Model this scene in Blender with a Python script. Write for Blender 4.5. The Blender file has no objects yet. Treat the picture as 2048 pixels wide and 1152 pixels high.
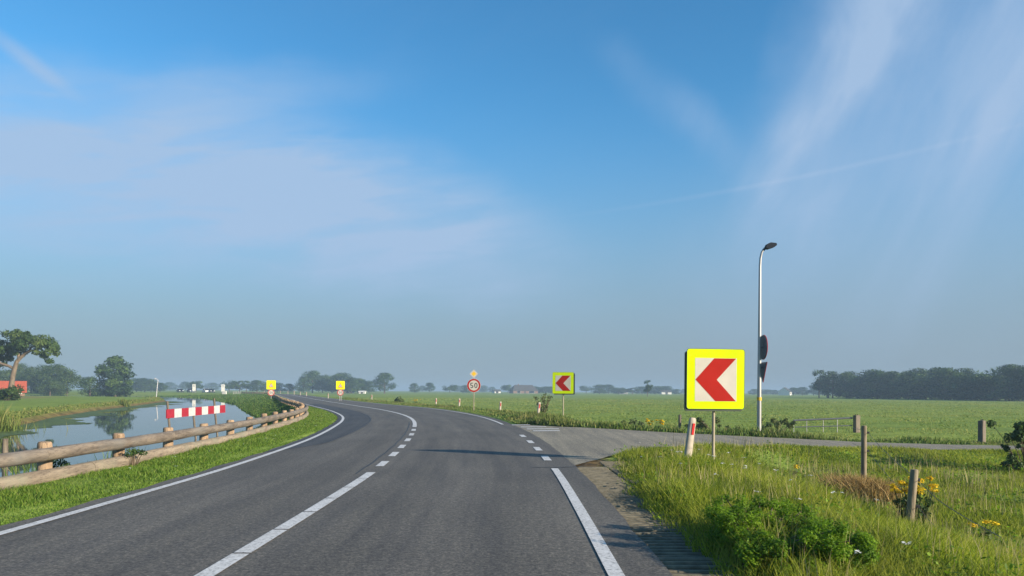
import bpy, bmesh, math, random
import numpy as np
from mathutils import Matrix, Vector

R = math.radians
sc = bpy.context.scene
COL = sc.collection
F_PX, ROLL, CAM_H, HORIZON = 1500.0, 0.006, 1.4, 782.0

# ------------------------------------------------------------------ camera
cam_d = bpy.data.cameras.new('camera')
cam = bpy.data.objects.new('camera', cam_d)
COL.objects.link(cam)
cam_d.sensor_width = 36.0
cam_d.lens = F_PX / 2048.0 * 36.0
cam_d.shift_y = (HORIZON - 576.0) / 2048.0
cam_d.clip_start = 0.05
cam_d.clip_end = 20000.0
cam.matrix_world = Matrix(((1, -ROLL, 0, 0), (0, 0, -1, 0), (ROLL, 1, 0, CAM_H), (0, 0, 0, 1)))
sc.camera = cam

# ------------------------------------------------------------------ light
SUN_EL, SUN_AZ = 18.5, 119.0            # azimuth clockwise from +Y: right of and a little behind the camera
sd = bpy.data.lights.new('sun', 'SUN')
sd.energy = 5.0
sd.angle = R(0.55)
sd.color = (1.0, 0.87, 0.70)
sun = bpy.data.objects.new('sun', sd)
COL.objects.link(sun)
sv = Vector((math.sin(R(SUN_AZ)) * math.cos(R(SUN_EL)), math.cos(R(SUN_AZ)) * math.cos(R(SUN_EL)), math.sin(R(SUN_EL))))
sun.rotation_euler = (-sv).to_track_quat('-Z', 'Y').to_euler()
sun.location = (60, -30, 40)

SKY_STRENGTH = 0.104
world = bpy.data.worlds.new('World')
sc.world = world
world.use_nodes = True
wt = world.node_tree
wt.nodes.clear()

def wn(t, **kw):
    n = wt.nodes.new(t)
    for k, v in kw.items():
        setattr(n, k, v)
    return n

def wl(a, b):
    wt.links.new(a, b)

def wmath(op, a, b=None):
    n = wn('ShaderNodeMath', operation=op)
    for i, v in enumerate((a, b)):
        if v is None:
            continue
        if isinstance(v, (int, float)):
            n.inputs[i].default_value = v
        else:
            wl(v, n.inputs[i])
    return n.outputs[0]

sky = wn('ShaderNodeTexSky', sky_type='NISHITA')
sky.sun_disc = False
sky.sun_elevation = R(SUN_EL)
sky.sun_rotation = R(SUN_AZ)
sky.altitude = 0
sky.air_density = 1.0
sky.dust_density = 0.6
sky.ozone_density = 2.2
tc = wn('ShaderNodeTexCoord')
sep = wn('ShaderNodeSeparateXYZ')
wl(tc.outputs['Generated'], sep.inputs[0])
az = wmath('ARCTAN2', sep.outputs[0], sep.outputs[1])
hor = wmath('SQRT', wmath('ADD', wmath('MULTIPLY', sep.outputs[0], sep.outputs[0]), wmath('MULTIPLY', sep.outputs[1], sep.outputs[1])))
el = wmath('ARCTAN2', sep.outputs[2], hor)
uv = wn('ShaderNodeCombineXYZ')
wl(az, uv.inputs[0]); wl(el, uv.inputs[1])

def cloud_patch(u, v, ru, rv, rot, gain, src=None):
    """soft elliptical patch of high cloud at azimuth u, elevation v (radians)"""
    mp = wn('ShaderNodeMapping', vector_type='TEXTURE')
    mp.inputs['Location'].default_value = (u, v, 0)
    mp.inputs['Rotation'].default_value = (0, 0, rot)
    mp.inputs['Scale'].default_value = (ru, rv, 1)
    wl((src or warp).outputs[0], mp.inputs['Vector'])
    ln = wn('ShaderNodeVectorMath', operation='LENGTH')
    wl(mp.outputs[0], ln.inputs[0])
    mr = wn('ShaderNodeMapRange', interpolation_type='SMOOTHSTEP')
    mr.inputs['From Min'].default_value = 0.0
    mr.inputs['From Max'].default_value = 1.0
    mr.inputs['To Min'].default_value = gain
    mr.inputs['To Max'].default_value = 0.0
    wl(ln.outputs['Value'], mr.inputs['Value'])
    return mr.outputs[0]

wnz = wn('ShaderNodeTexNoise'); wnz.inputs['Scale'].default_value = 5.0; wnz.inputs['Detail'].default_value = 4.0
wl(uv.outputs[0], wnz.inputs['Vector'])
wsub = wn('ShaderNodeVectorMath', operation='MULTIPLY_ADD')
wl(wnz.outputs['Color'], wsub.inputs[0]); wsub.inputs[1].default_value = (0.16, 0.10, 0); wsub.inputs[2].default_value = (-0.08, -0.05, 0)
warp = wn('ShaderNodeVectorMath', operation='ADD')
wl(uv.outputs[0], warp.inputs[0]); wl(wsub.outputs[0], warp.inputs[1])

# wisps: two stretched noises
def wisp(scale, rot, stretch, lo, hi, detail=7.0):
    mp = wn('ShaderNodeMapping', vector_type='TEXTURE')
    mp.inputs['Rotation'].default_value = (0, 0, rot)
    mp.inputs['Scale'].default_value = (stretch, 1, 1)
    wl(uv.outputs[0], mp.inputs['Vector'])
    nz = wn('ShaderNodeTexNoise')
    nz.inputs['Scale'].default_value = scale
    nz.inputs['Detail'].default_value = detail
    nz.inputs['Roughness'].default_value = 0.55
    nz.inputs['Distortion'].default_value = 0.6
    wl(mp.outputs[0], nz.inputs['Vector'])
    mr = wn('ShaderNodeMapRange', interpolation_type='SMOOTHSTEP')
    mr.inputs['From Min'].default_value = lo
    mr.inputs['From Max'].default_value = hi
    wl(nz.outputs[0], mr.inputs['Value'])
    return mr.outputs[0]

w_flat = wmath('ADD', wmath('MULTIPLY', wisp(10.0, R(9), 4.0, 0.38, 0.62), 0.7), wmath('MULTIPLY', wisp(34.0, R(7), 6.0, 0.36, 0.66), 0.5))
w_steep = wmath('ADD', wmath('MULTIPLY', wisp(7.0, R(60), 3.0, 0.34, 0.64), 0.75), wmath('MULTIPLY', wisp(22.0, R(64), 4.0, 0.36, 0.68), 0.18))
w_any = wisp(2.2, R(20), 2.0, 0.48, 0.75)
left_mass = wmath('ADD', wmath('ADD', cloud_patch(-0.42, 0.235, 0.62, 0.15, R(-6), 1.0), cloud_patch(-0.20, 0.225, 0.40, 0.13, R(-14), 1.25)),
                  cloud_patch(-0.38, 0.355, 0.30, 0.06, R(10), 0.55))
left_mass = wmath('ADD', left_mass, cloud_patch(-0.66, 0.26, 0.36, 0.13, R(-10), 1.0))
right_mass = wmath('ADD', cloud_patch(0.425, 0.40, 0.42, 0.115, R(68), 1.5), cloud_patch(0.52, 0.27, 0.40, 0.24, R(30), 1.1))
right_mass = wmath('ADD', right_mass, cloud_patch(0.22, 0.34, 0.20, 0.05, R(-42), 0.5))
right_mass = wmath('ADD', right_mass, cloud_patch(0.60, 0.42, 0.30, 0.10, R(60), 0.5))
cl = wmath('ADD', wmath('MULTIPLY', left_mass, wmath('MULTIPLY_ADD', w_flat, 0.55)), wmath('MULTIPLY', right_mass, wmath('MULTIPLY_ADD', w_steep, 0.55)))
for n in wt.nodes:
    if n.type == 'MATH' and n.operation == 'MULTIPLY_ADD':
        n.inputs[2].default_value = 0.30
# the rest of the sky carries the same thin cloud
behind = wn('ShaderNodeMapRange', interpolation_type='SMOOTHSTEP')
behind.inputs['From Min'].default_value = 0.72; behind.inputs['From Max'].default_value = 1.0
wl(wmath('ABSOLUTE', az), behind.inputs['Value'])
cl = wmath('ADD', cl, wmath('MULTIPLY', wmath('MULTIPLY', w_any, behind.outputs[0]), 0.7))
cl = wmath('ADD', cl, wmath('MULTIPLY', w_any, 0.10))
# contrail and a bright streak
contrail = cloud_patch(0.36, 0.262, 0.40, 0.0050, R(6.6), 0.19, uv)
streak = cloud_patch(-0.575, 0.352, 0.075, 0.014, R(-30), 0.55, uv)
cl = wmath('ADD', wmath('ADD', cl, contrail), streak)
cl = wmath('MINIMUM', wmath('MULTIPLY', cl, 0.86), 0.90)

hsv = wn('ShaderNodeHueSaturation')
hsv.inputs['Saturation'].default_value = 1.12
hsv.inputs['Value'].default_value = 1.0
tint_ = wn('ShaderNodeMix', data_type='RGBA'); tint_.blend_type = 'MULTIPLY'
tint_.inputs['Factor'].default_value = 1.0
wl(sky.outputs[0], tint_.inputs['A'])
tint_.inputs['B'].default_value = (0.68, 0.975, 1.08, 1)
wl(tint_.outputs['Result'], hsv.inputs['Color'])
# low aerosol layer of the morning, all round the horizon
lowh = wn('ShaderNodeMapRange', interpolation_type='SMOOTHERSTEP')
lowh.inputs['From Min'].default_value = -0.02; lowh.inputs['From Max'].default_value = 0.42
lowh.inputs['To Min'].default_value = 0.93; lowh.inputs['To Max'].default_value = 0.0
wl(el, lowh.inputs['Value'])
mixh = wn('ShaderNodeMix', data_type='RGBA'); mixh.blend_type = 'MIX'
wl(lowh.outputs[0], mixh.inputs['Factor'])
wl(hsv.outputs[0], mixh.inputs['A'])
mixh.inputs['B'].default_value = (1.46, 1.88, 2.42, 1)
mixc = wn('ShaderNodeMix', data_type='RGBA')
wl(cl, mixc.inputs['Factor'])
wl(mixh.outputs['Result'], mixc.inputs['A'])
mixc.inputs['B'].default_value = (2.12, 2.92, 4.10, 1)
bg = wn('ShaderNodeBackground'); bg.inputs['Strength'].default_value = SKY_STRENGTH
wl(mixc.outputs['Result'], bg.inputs['Color'])
wo = wn('ShaderNodeOutputWorld'); wl(bg.outputs[0], wo.inputs['Surface'])

vs = sc.view_settings
vs.view_transform = 'Standard'
vs.look = 'None'
vs.gamma = 1.0
vs.use_curve_mapping = False
vs.exposure = 0.85
sc.cycles.use_denoising = True
sc.cycles.max_bounces = 6
sc.cycles.transparent_max_bounces = 12
sc.cycles.volume_bounces = 0
sc.cycles.sample_clamp_indirect = 4.0

# ------------------------------------------------------------------ helpers
def tag(o, label=None, cat=None, group=None, kind=None):
    if label: o['label'] = label
    if cat: o['category'] = cat
    if group: o['group'] = group
    if kind: o['kind'] = kind
    return o

def empty(name, loc=(0, 0, 0), rz=0.0, label=None, cat=None, group=None):
    o = bpy.data.objects.new(name, None)
    o.empty_display_size = 0.2
    COL.objects.link(o)
    o.location = loc
    o.rotation_euler = (0, 0, rz)
    return tag(o, label, cat, group)

def link(name, me, m=None, parent=None, smooth=False):
    o = bpy.data.objects.new(name, me)
    COL.objects.link(o)
    if parent is not None:
        o.parent = parent
    if m is not None and len(me.materials) == 0:
        me.materials.append(m)
    if smooth:
        me.polygons.foreach_set('use_smooth', [True] * len(me.polygons))
    return o

def copy_tree(o, parent=None):
    c = o.copy()
    COL.objects.link(c)
    c.parent = parent
    for ch in list(o.children):
        copy_tree(ch, c)
    return c

class MB:
    """collects simple shapes; build() links them as one mesh object"""
    def __init__(self):
        self.v = []; self.f = []
    def add(self, vs_, fs_):
        n = len(self.v)
        self.v += [tuple(p) for p in vs_]
        self.f += [tuple(i + n for i in f) for f in fs_]
        return self
    def box(self, x0, x1, y0, y1, z0, z1, bev=0.0):
        if bev <= 0:
            return self.add([(x0,y0,z0),(x1,y0,z0),(x1,y1,z0),(x0,y1,z0),(x0,y0,z1),(x1,y0,z1),(x1,y1,z1),(x0,y1,z1)],
                            [(0,3,2,1),(4,5,6,7),(0,1,5,4),(1,2,6,5),(2,3,7,6),(3,0,4,7)])
        b = bev
        ring = lambda i, z: [(x0+b+i,y0+i,z),(x1-b-i,y0+i,z),(x1-i,y0+b+i,z),(x1-i,y1-b-i,z),(x1-b-i,y1-i,z),(x0+b+i,y1-i,z),(x0+i,y1-b-i,z),(x0+i,y0+b+i,z)]
        vs_ = ring(0, z0) + ring(0, z1 - b) + ring(b, z1)
        fs_ = [tuple(range(7, -1, -1)), tuple(range(16, 24))]
        for k in (0, 8):
            for i in range(8):
                j = (i + 1) % 8
                fs_.append((k+i, k+j, k+8+j, k+8+i))
        return self.add(vs_, fs_)
    def tube(self, pts, rads, n=10, caps=True):
        pts = [Vector(p) for p in pts]
        vs_, fs_ = [], []
        prev = None
        for i, p in enumerate(pts):
            d = (pts[min(i+1, len(pts)-1)] - pts[max(i-1, 0)]).normalized()
            if prev is None:
                a = d.orthogonal().normalized()
                if abs(d.z) < 0.9:
                    a = d.cross(Vector((0, 0, 1))).normalized()
            else:
                a = (prev - d * prev.dot(d)).normalized()
            prev = a
            b = d.cross(a)
            r = rads[i] if hasattr(rads, '__len__') else rads
            for k in range(n):
                t = 2 * math.pi * k / n
                vs_.append(p + a * (r * math.cos(t)) + b * (r * math.sin(t)))
        for i in range(len(pts) - 1):
            for k in range(n):
                j = (k + 1) % n
                fs_.append((i*n+k, i*n+j, (i+1)*n+j, (i+1)*n+k))
        if caps:
            fs_.append(tuple(range(n - 1, -1, -1)))
            m = (len(pts) - 1) * n
            fs_.append(tuple(range(m, m + n)))
        return self.add(vs_, fs_)
    def prism(self, poly, y0, y1):
        """poly in x,z, extruded along y"""
        n = len(poly)
        vs_ = [(x, y0, z) for x, z in poly] + [(x, y1, z) for x, z in poly]
        fs_ = [tuple(range(n)), tuple(range(2*n - 1, n - 1, -1))]
        for i in range(n):
            j = (i + 1) % n
            fs_.append((i, i + n, j + n, j))
        return self.add(vs_, fs_)
    def ring_prism(self, outer, inner, y0, y1):
        n = len(outer)
        vs_ = [(x, y0, z) for x, z in outer] + [(x, y0, z) for x, z in inner] + [(x, y1, z) for x, z in outer] + [(x, y1, z) for x, z in inner]
        fs_ = []
        for i in range(n):
            j = (i + 1) % n
            fs_ += [(i, j, n+j, n+i), (2*n+j, 2*n+i, 3*n+i, 3*n+j), (j, i, 2*n+i, 2*n+j), (n+i, n+j, 3*n+j, 3*n+i)]
        return self.add(vs_, fs_)
    def mesh(self, name):
        me = bpy.data.meshes.new(name)
        me.from_pydata(self.v, [], self.f)
        bm = bmesh.new(); bm.from_mesh(me)
        bmesh.ops.recalc_face_normals(bm, faces=bm.faces)
        bm.to_mesh(me); bm.free()
        return me
    def build(self, name, m, parent=None, smooth=False):
        o = link(name, self.mesh(name), m, parent)
        if smooth:
            me = o.data
            me.polygons.foreach_set('use_smooth', [True] * len(me.polygons))
            me.set_sharp_from_angle(angle=R(40))
        return o

def fast_mesh(name, verts, faces_k, k, tint=None):
    """numpy mesh: faces_k (n,k) vertex indices"""
    me = bpy.data.meshes.new(name)
    nv, nf = len(verts), len(faces_k)
    me.vertices.add(nv)
    me.vertices.foreach_set('co', np.ascontiguousarray(verts, dtype=np.float32).ravel())
    me.loops.add(nf * k)
    me.loops.foreach_set('vertex_index', np.ascontiguousarray(faces_k, dtype=np.int32).ravel())
    me.polygons.add(nf)
    me.polygons.foreach_set('loop_start', np.arange(0, nf * k, k, dtype=np.int32))
    me.polygons.foreach_set('loop_total', np.full(nf, k, dtype=np.int32))
    me.update(calc_edges=True)
    if tint is not None:
        at_ = me.attributes.new('tint', 'FLOAT', 'POINT')
        at_.data.foreach_set('value', np.ascontiguousarray(tint, dtype=np.float32))
    return me

# ------------------------------------------------------------------ materials
def node_mat(name):
    m = bpy.data.materials.new(name)
    m.use_nodes = True
    nt = m.node_tree
    p = nt.nodes['Principled BSDF']
    return m, nt, p

def _ramp(nt, src, stops):
    r = nt.nodes.new('ShaderNodeValToRGB')
    el_ = r.color_ramp.elements
    el_[0].position, el_[0].color = stops[0][0], (*stops[0][1], 1)
    el_[1].position, el_[1].color = stops[-1][0], (*stops[-1][1], 1)
    for pos, c in stops[1:-1]:
        e = el_.new(pos); e.color = (*c, 1)
    nt.links.new(src, r.inputs[0])
    return r.outputs[0]

def _noise(nt, vec, scale, detail=4.0, rough=0.55, dist=0.0):
    n = nt.nodes.new('ShaderNodeTexNoise')
    n.inputs['Scale'].default_value = scale
    n.inputs['Detail'].default_value = detail
    n.inputs['Roughness'].default_value = rough
    n.inputs['Distortion'].default_value = dist
    nt.links.new(vec, n.inputs['Vector'])
    return n.outputs[0]

def _vec(nt, kind, stretch=(1, 1, 1)):
    if kind == 'world':
        v = nt.nodes.new('ShaderNodeNewGeometry').outputs['Position']
    else:
        v = nt.nodes.new('ShaderNodeTexCoord').outputs['Object' if kind == 'object' else 'UV']
    if stretch != (1, 1, 1):
        mp = nt.nodes.new('ShaderNodeMapping')
        mp.inputs['Scale'].default_value = stretch
        nt.links.new(v, mp.inputs['Vector'])
        v = mp.outputs[0]
    return v

def _mix(nt, a, b, fac, blend='MIX'):
    m = nt.nodes.new('ShaderNodeMix'); m.data_type = 'RGBA'; m.blend_type = blend
    for s, v in (('A', a), ('B', b)):
        if isinstance(v, tuple): m.inputs[s].default_value = (*v, 1)
        else: nt.links.new(v, m.inputs[s])
    if isinstance(fac, (int, float)): m.inputs['Factor'].default_value = fac
    else: nt.links.new(fac, m.inputs['Factor'])
    return m.outputs['Result']

def _bump(nt, p, h, strength, dist=0.01):
    b = nt.nodes.new('ShaderNodeBump')
    b.inputs['Strength'].default_value = strength
    b.inputs['Distance'].default_value = dist
    nt.links.new(h, b.inputs['Height'])
    nt.links.new(b.outputs[0], p.inputs['Normal'])

def plain(name, c1, c2=None, scale=8.0, rough=0.6, metal=0.0, bump=0.15, coords='object', stretch=(1, 1, 1), spec=0.4, bd=0.005):
    m, nt, p = node_mat(name)
    v = _vec(nt, coords, stretch)
    n = _noise(nt, v, scale, 5.0)
    c2 = c2 or tuple(x * 0.8 for x in c1)
    nt.links.new(_ramp(nt, n, [(0.3, c2), (0.68, c1)]), p.inputs['Base Color'])
    p.inputs['Roughness'].default_value = rough
    p.inputs['Metallic'].default_value = metal
    p.inputs['Specular IOR Level'].default_value = spec
    if bump: _bump(nt, p, n, bump, bd)
    return m

def leafy(name, stops, trans=0.3, rough=0.6, patch=0.0, patch_col=(0.2, 0.17, 0.06), patch_scale=0.5):
    """leaf and blade material: colour by the per-leaf attribute 'tint'"""
    m, nt, p = node_mat(name)
    at_ = nt.nodes.new('ShaderNodeAttribute'); at_.attribute_name = 'tint'
    col = _ramp(nt, at_.outputs['Fac'], stops)
    if patch:
        n = _noise(nt, _vec(nt, 'world'), patch_scale, 4.0)
        mr = nt.nodes.new('ShaderNodeMapRange')
        mr.inputs['From Min'].default_value = 0.45; mr.inputs['From Max'].default_value = 0.65
        mr.inputs['To Max'].default_value = patch
        nt.links.new(n, mr.inputs['Value'])
        col = _mix(nt, col, patch_col, mr.outputs[0])
    nt.links.new(col, p.inputs['Base Color'])
    p.inputs['Roughness'].default_value = rough
    p.inputs['Specular IOR Level'].default_value = 0.25
    tr = nt.nodes.new('ShaderNodeBsdfTranslucent')
    nt.links.new(col, tr.inputs['Color'])
    mx = nt.nodes.new('ShaderNodeMixShader'); mx.inputs[0].default_value = trans
    nt.links.new(p.outputs[0], mx.inputs[1]); nt.links.new(tr.outputs[0], mx.inputs[2])
    nt.links.new(mx.outputs[0], nt.nodes['Material Output'].inputs['Surface'])
    return m

def asphalt(name, base, tracks=True, fine=1.0):
    m, nt, p = node_mat(name)
    v = _vec(nt, 'world')
    big = _noise(nt, v, 0.35, 4.0)
    mid = _noise(nt, _vec(nt, 'uv', (2.2, 0.12, 1)), 1.6, 4.0)
    fin = nt.nodes.new('ShaderNodeTexVoronoi'); fin.inputs['Scale'].default_value = 85.0 * fine
    nt.links.new(v, fin.inputs['Vector'])
    f2 = _noise(nt, v, 38.0 * fine, 3.0, 0.7)
    b = np.array(base)
    c = _ramp(nt, big, [(0.3, tuple(b * 0.86)), (0.7, tuple(b * 1.12))])
    c = _mix(nt, c, _ramp(nt, mid, [(0.35, (0.72, 0.72, 0.74)), (0.65, (1.20, 1.18, 1.12))]), 0.7, 'MULTIPLY')
    c = _mix(nt, c, _ramp(nt, f2, [(0.34, (0.40, 0.40, 0.41)), (0.5, (1, 1, 1)), (0.64, (1.85, 1.82, 1.74))]), 0.75, 'MULTIPLY')
    f3 = _noise(nt, v, 15.0 * fine, 3.0, 0.6)
    c = _mix(nt, c, _ramp(nt, f3, [(0.36, (0.60, 0.60, 0.61)), (0.5, (1, 1, 1)), (0.64, (1.5, 1.48, 1.42))]), 0.6, 'MULTIPLY')
    c = _mix(nt, c, _ramp(nt, fin.outputs['Color'], [(0.0, (0.7, 0.7, 0.7)), (0.8, (1.0, 1.0, 1.0)), (1.0, (1.8, 1.75, 1.65))]), 0.6, 'MULTIPLY')
    if tracks:
        uvv = nt.nodes.new('ShaderNodeTexCoord')
        s = nt.nodes.new('ShaderNodeSeparateXYZ'); nt.links.new(uvv.outputs['UV'], s.inputs[0])
        w = nt.nodes.new('ShaderNodeMath'); w.operation = 'MULTIPLY'; w.inputs[1].default_value = 2 * math.pi / 1.55
        nt.links.new(s.outputs[0], w.inputs[0])
        co = nt.nodes.new('ShaderNodeMath'); co.operation = 'COSINE'; nt.links.new(w.outputs[0], co.inputs[0])
        mr = nt.nodes.new('ShaderNodeMapRange'); mr.inputs['From Min'].default_value = -1; mr.inputs['To Min'].default_value = 0.90; mr.inputs['To Max'].default_value = 1.07
        nt.links.new(co.outputs[0], mr.inputs['Value'])
        c = _mix(nt, c, mr.outputs[0], 1.0, 'MULTIPLY')
    nt.links.new(c, p.inputs['Base Color'])
    p.inputs['Roughness'].default_value = 0.78
    p.inputs['Specular IOR Level'].default_value = 0.35
    _bump(nt, p, f2, 0.5, 0.006)
    return m

M = {}
M['asphalt'] = asphalt('asphalt', (0.104, 0.096, 0.084))
M['asphalt_patch'] = asphalt('asphalt_patch', (0.054, 0.056, 0.060), tracks=False)
M['asphalt_side'] = asphalt('asphalt_side', (0.215, 0.192, 0.145), tracks=False, fine=1.0)
M['seam'] = plain('seam_tar', (0.02, 0.02, 0.02), rough=0.5, coords='world')
# worn road paint
m, nt, p = node_mat('road_paint')
v = _vec(nt, 'world')
n1 = _noise(nt, v, 28.0, 5.0, 0.7); n2 = _noise(nt, v, 2.0, 3.0)
c = _ramp(nt, n1, [(0.34, (0.13, 0.128, 0.122)), (0.41, (0.46, 0.45, 0.43)), (0.50, (0.60, 0.59, 0.57)), (0.66, (0.72, 0.71, 0.69))])
c = _mix(nt, c, _ramp(nt, n2, [(0.3, (0.86, 0.85, 0.83)), (0.7, (1, 1, 1))]), 1.0, 'MULTIPLY')
nt.links.new(c, p.inputs['Base Color']); p.inputs['Roughness'].default_value = 0.6
M['paint'] = m
M['concrete'] = plain('weathered_concrete', (0.19, 0.165, 0.112), (0.085, 0.075, 0.05), 11.0, 0.9, bump=0.5, coords='world', bd=0.01)
M['soil'] = plain('dark_soil', (0.07, 0.05, 0.03), (0.035, 0.026, 0.017), 10.0, 0.95, coords='world')

# ground: meadow, verges, bare soil at the canal edge
m, nt, p = node_mat('meadow')
v = _vec(nt, 'world')
big = _noise(nt, v, 0.035, 5.0, 0.6)
streak_ = _noise(nt, _vec(nt, 'world', (0.25, 1.0, 1)), 0.16, 5.0, 0.65)
midn = _noise(nt, v, 1.1, 5.0, 0.7)
fin = _noise(nt, v, 14.0, 5.0, 0.75)
c = _ramp(nt, big, [(0.3, (0.185, 0.265, 0.046)), (0.55, (0.225, 0.295, 0.058)), (0.75, (0.265, 0.310, 0.075))])
c = _mix(nt, c, _ramp(nt, streak_, [(0.3, (0.62, 0.70, 0.62)), (0.5, (1, 1, 1)), (0.72, (1.20, 1.08, 1.0))]), 0.8, 'MULTIPLY')
c = _mix(nt, c, _ramp(nt, midn, [(0.3, (0.60, 0.66, 0.58)), (0.55, (1, 1, 1)), (0.8, (1.25, 1.15, 1.0))]), 0.8, 'MULTIPLY')
c = _mix(nt, c, _ramp(nt, fin, [(0.3, (0.5, 0.55, 0.5)), (0.6, (1.05, 1.05, 1.0))]), 0.7, 'MULTIPLY')
thin_ = _noise(nt, _vec(nt, 'world', (0.10, 1.0, 1)), 0.75, 4.0, 0.6)
c = _mix(nt, c, _ramp(nt, thin_, [(0.33, (0.55, 0.62, 0.5)), (0.43, (1, 1, 1)), (0.62, (1, 1, 1)), (0.75, (1.2, 1.1, 0.95))]), 0.8, 'MULTIPLY')
at_ = nt.nodes.new('ShaderNodeAttribute'); at_.attribute_name = 'soil'
soilc = _ramp(nt, midn, [(0.35, (0.06, 0.042, 0.022)), (0.7, (0.22, 0.15, 0.06))])
c = _mix(nt, c, soilc, at_.outputs['Fac'])
at2 = nt.nodes.new('ShaderNodeAttribute'); at2.attribute_name = 'stubble'
c = _mix(nt, c, _ramp(nt, midn, [(0.3, (0.17, 0.13, 0.06)), (0.7, (0.30, 0.21, 0.10))]), at2.outputs['Fac'])
nt.links.new(c, p.inputs['Base Color']); p.inputs['Roughness'].default_value = 0.95
p.inputs['Specular IOR Level'].default_value = 0.1
_bump(nt, p, midn, 1.0, 0.12)
M['meadow'] = m

m, nt, p = node_mat('canal_water')
p.inputs['Base Color'].default_value = (0.04, 0.052, 0.05, 1)
p.inputs['Roughness'].default_value = 0.02
p.inputs['IOR'].default_value = 1.42
p.inputs['Specular IOR Level'].default_value = 0.6
wv = _noise(nt, _vec(nt, 'world', (1.0, 0.35, 1)), 1.3, 3.0)
_bump(nt, p, wv, 0.06, 0.02)
M['water'] = m

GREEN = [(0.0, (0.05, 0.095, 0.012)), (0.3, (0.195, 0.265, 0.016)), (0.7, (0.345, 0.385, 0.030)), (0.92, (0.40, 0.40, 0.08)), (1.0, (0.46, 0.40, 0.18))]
M['verge_grass'] = leafy('verge_grass', GREEN, 0.5, patch=0.40, patch_col=(0.34, 0.33, 0.06), patch_scale=0.55)
M['meadow_grass'] = leafy('meadow_grass', [(0.0, (0.10, 0.16, 0.025)), (0.5, (0.21, 0.29, 0.05)), (1.0, (0.31, 0.33, 0.08))], 0.45, patch=0.5, patch_col=(0.36, 0.33, 0.10), patch_scale=0.12)
M['lawn_grass'] = leafy('lawn_grass', [(0.0, (0.04, 0.09, 0.012)), (0.5, (0.12, 0.22, 0.02)), (0.9, (0.21, 0.29, 0.045)), (1.0, (0.30, 0.28, 0.09))], 0.4)
M['bank_grass'] = leafy('bank_grass', [(0.0, (0.025, 0.06, 0.012)), (0.5, (0.08, 0.165, 0.022)), (0.9, (0.15, 0.22, 0.04)), (1.0, (0.27, 0.24, 0.09))], 0.4)
M['weed_grass'] = leafy('weed_grass', [(0.0, (0.035, 0.075, 0.016)), (0.5, (0.11, 0.19, 0.026)), (0.8, (0.19, 0.25, 0.05)), (1.0, (0.36, 0.30, 0.12))], 0.38, patch=0.4, patch_col=(0.27, 0.21, 0.08), patch_scale=0.22)
M['reed'] = leafy('reed', [(0.0, (0.06, 0.10, 0.02)), (0.6, (0.15, 0.20, 0.04)), (1.0, (0.30, 0.25, 0.09))], 0.3)
M['stem'] = leafy('stem', [(0.0, (0.20, 0.19, 0.06)), (1.0, (0.48, 0.40, 0.19))], 0.3)
M['straw'] = leafy('straw', [(0.0, (0.16, 0.10, 0.03)), (0.6, (0.34, 0.22, 0.07)), (1.0, (0.48, 0.34, 0.14))], 0.2)
M['leaf_tree'] = leafy('leaf_tree', [(0.0, (0.014, 0.034, 0.010)), (0.5, (0.034, 0.074, 0.018)), (0.8, (0.085, 0.145, 0.030)), (1.0, (0.13, 0.20, 0.04))], 0.22)
M['leaf_oak'] = leafy('leaf_oak', [(0.0, (0.022, 0.046, 0.010)), (0.5, (0.052, 0.095, 0.018)), (1.0, (0.11, 0.15, 0.030))], 0.25)
M['leaf_bush'] = leafy('leaf_bush', [(0.0, (0.05, 0.11, 0.008)), (0.5, (0.13, 0.25, 0.010)), (1.0, (0.24, 0.37, 0.018))], 0.5)
M['leaf_dark'] = leafy('leaf_dark', [(0.0, (0.014, 0.030, 0.008)), (0.5, (0.04, 0.08, 0.015)), (1.0, (0.09, 0.14, 0.03))], 0.25)
M['leaf_scrub'] = leafy('leaf_scrub', [(0.0, (0.03, 0.05, 0.015)), (0.5, (0.085, 0.12, 0.03)), (1.0, (0.19, 0.19, 0.06))], 0.25)
M['duckweed'] = leafy('duckweed', [(0.0, (0.045, 0.075, 0.018)), (1.0, (0.12, 0.16, 0.035))], 0.0, 0.7)
M['petal_yellow'] = leafy('petal_yellow', [(0.0, (0.55, 0.33, 0.0)), (1.0, (0.85, 0.62, 0.01))], 0.25)
M['petal_white'] = leafy('petal_white', [(0.0, (0.55, 0.55, 0.48)), (1.0, (0.85, 0.85, 0.80))], 0.2)
M['bark'] = plain('bark', (0.16, 0.115, 0.075), (0.06, 0.045, 0.03), 5.0, 0.9, bump=0.8, stretch=(1, 1, 0.25), bd=0.03)
M['bark_light'] = plain('bark_light', (0.22, 0.165, 0.11), (0.10, 0.075, 0.05), 5.0, 0.9, bump=0.8, stretch=(1, 1, 0.25), bd=0.03)
def timber(name, c1, c2, c3, stretch, coords='world'):
    m, nt, p = node_mat(name)
    v = _vec(nt, coords, stretch)
    a = _noise(nt, v, 5.0, 5.0); b = _noise(nt, v, 26.0, 4.0, 0.7); big = _noise(nt, _vec(nt, coords), 1.4, 3.0)
    c = _ramp(nt, a, [(0.34, c2), (0.62, c1)])
    c = _mix(nt, c, _ramp(nt, b, [(0.36, (0.35, 0.33, 0.32)), (0.46, (1, 1, 1)), (0.7, (1.2, 1.18, 1.15))]), 0.85, 'MULTIPLY')
    c = _mix(nt, c, c3, _ramp(nt, big, [(0.45, (0, 0, 0)), (0.75, (0.75, 0.75, 0.75))]))
    nt.links.new(c, p.inputs['Base Color']); p.inputs['Roughness'].default_value = 0.88
    _bump(nt, p, b, 0.7, 0.012)
    return m
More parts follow.
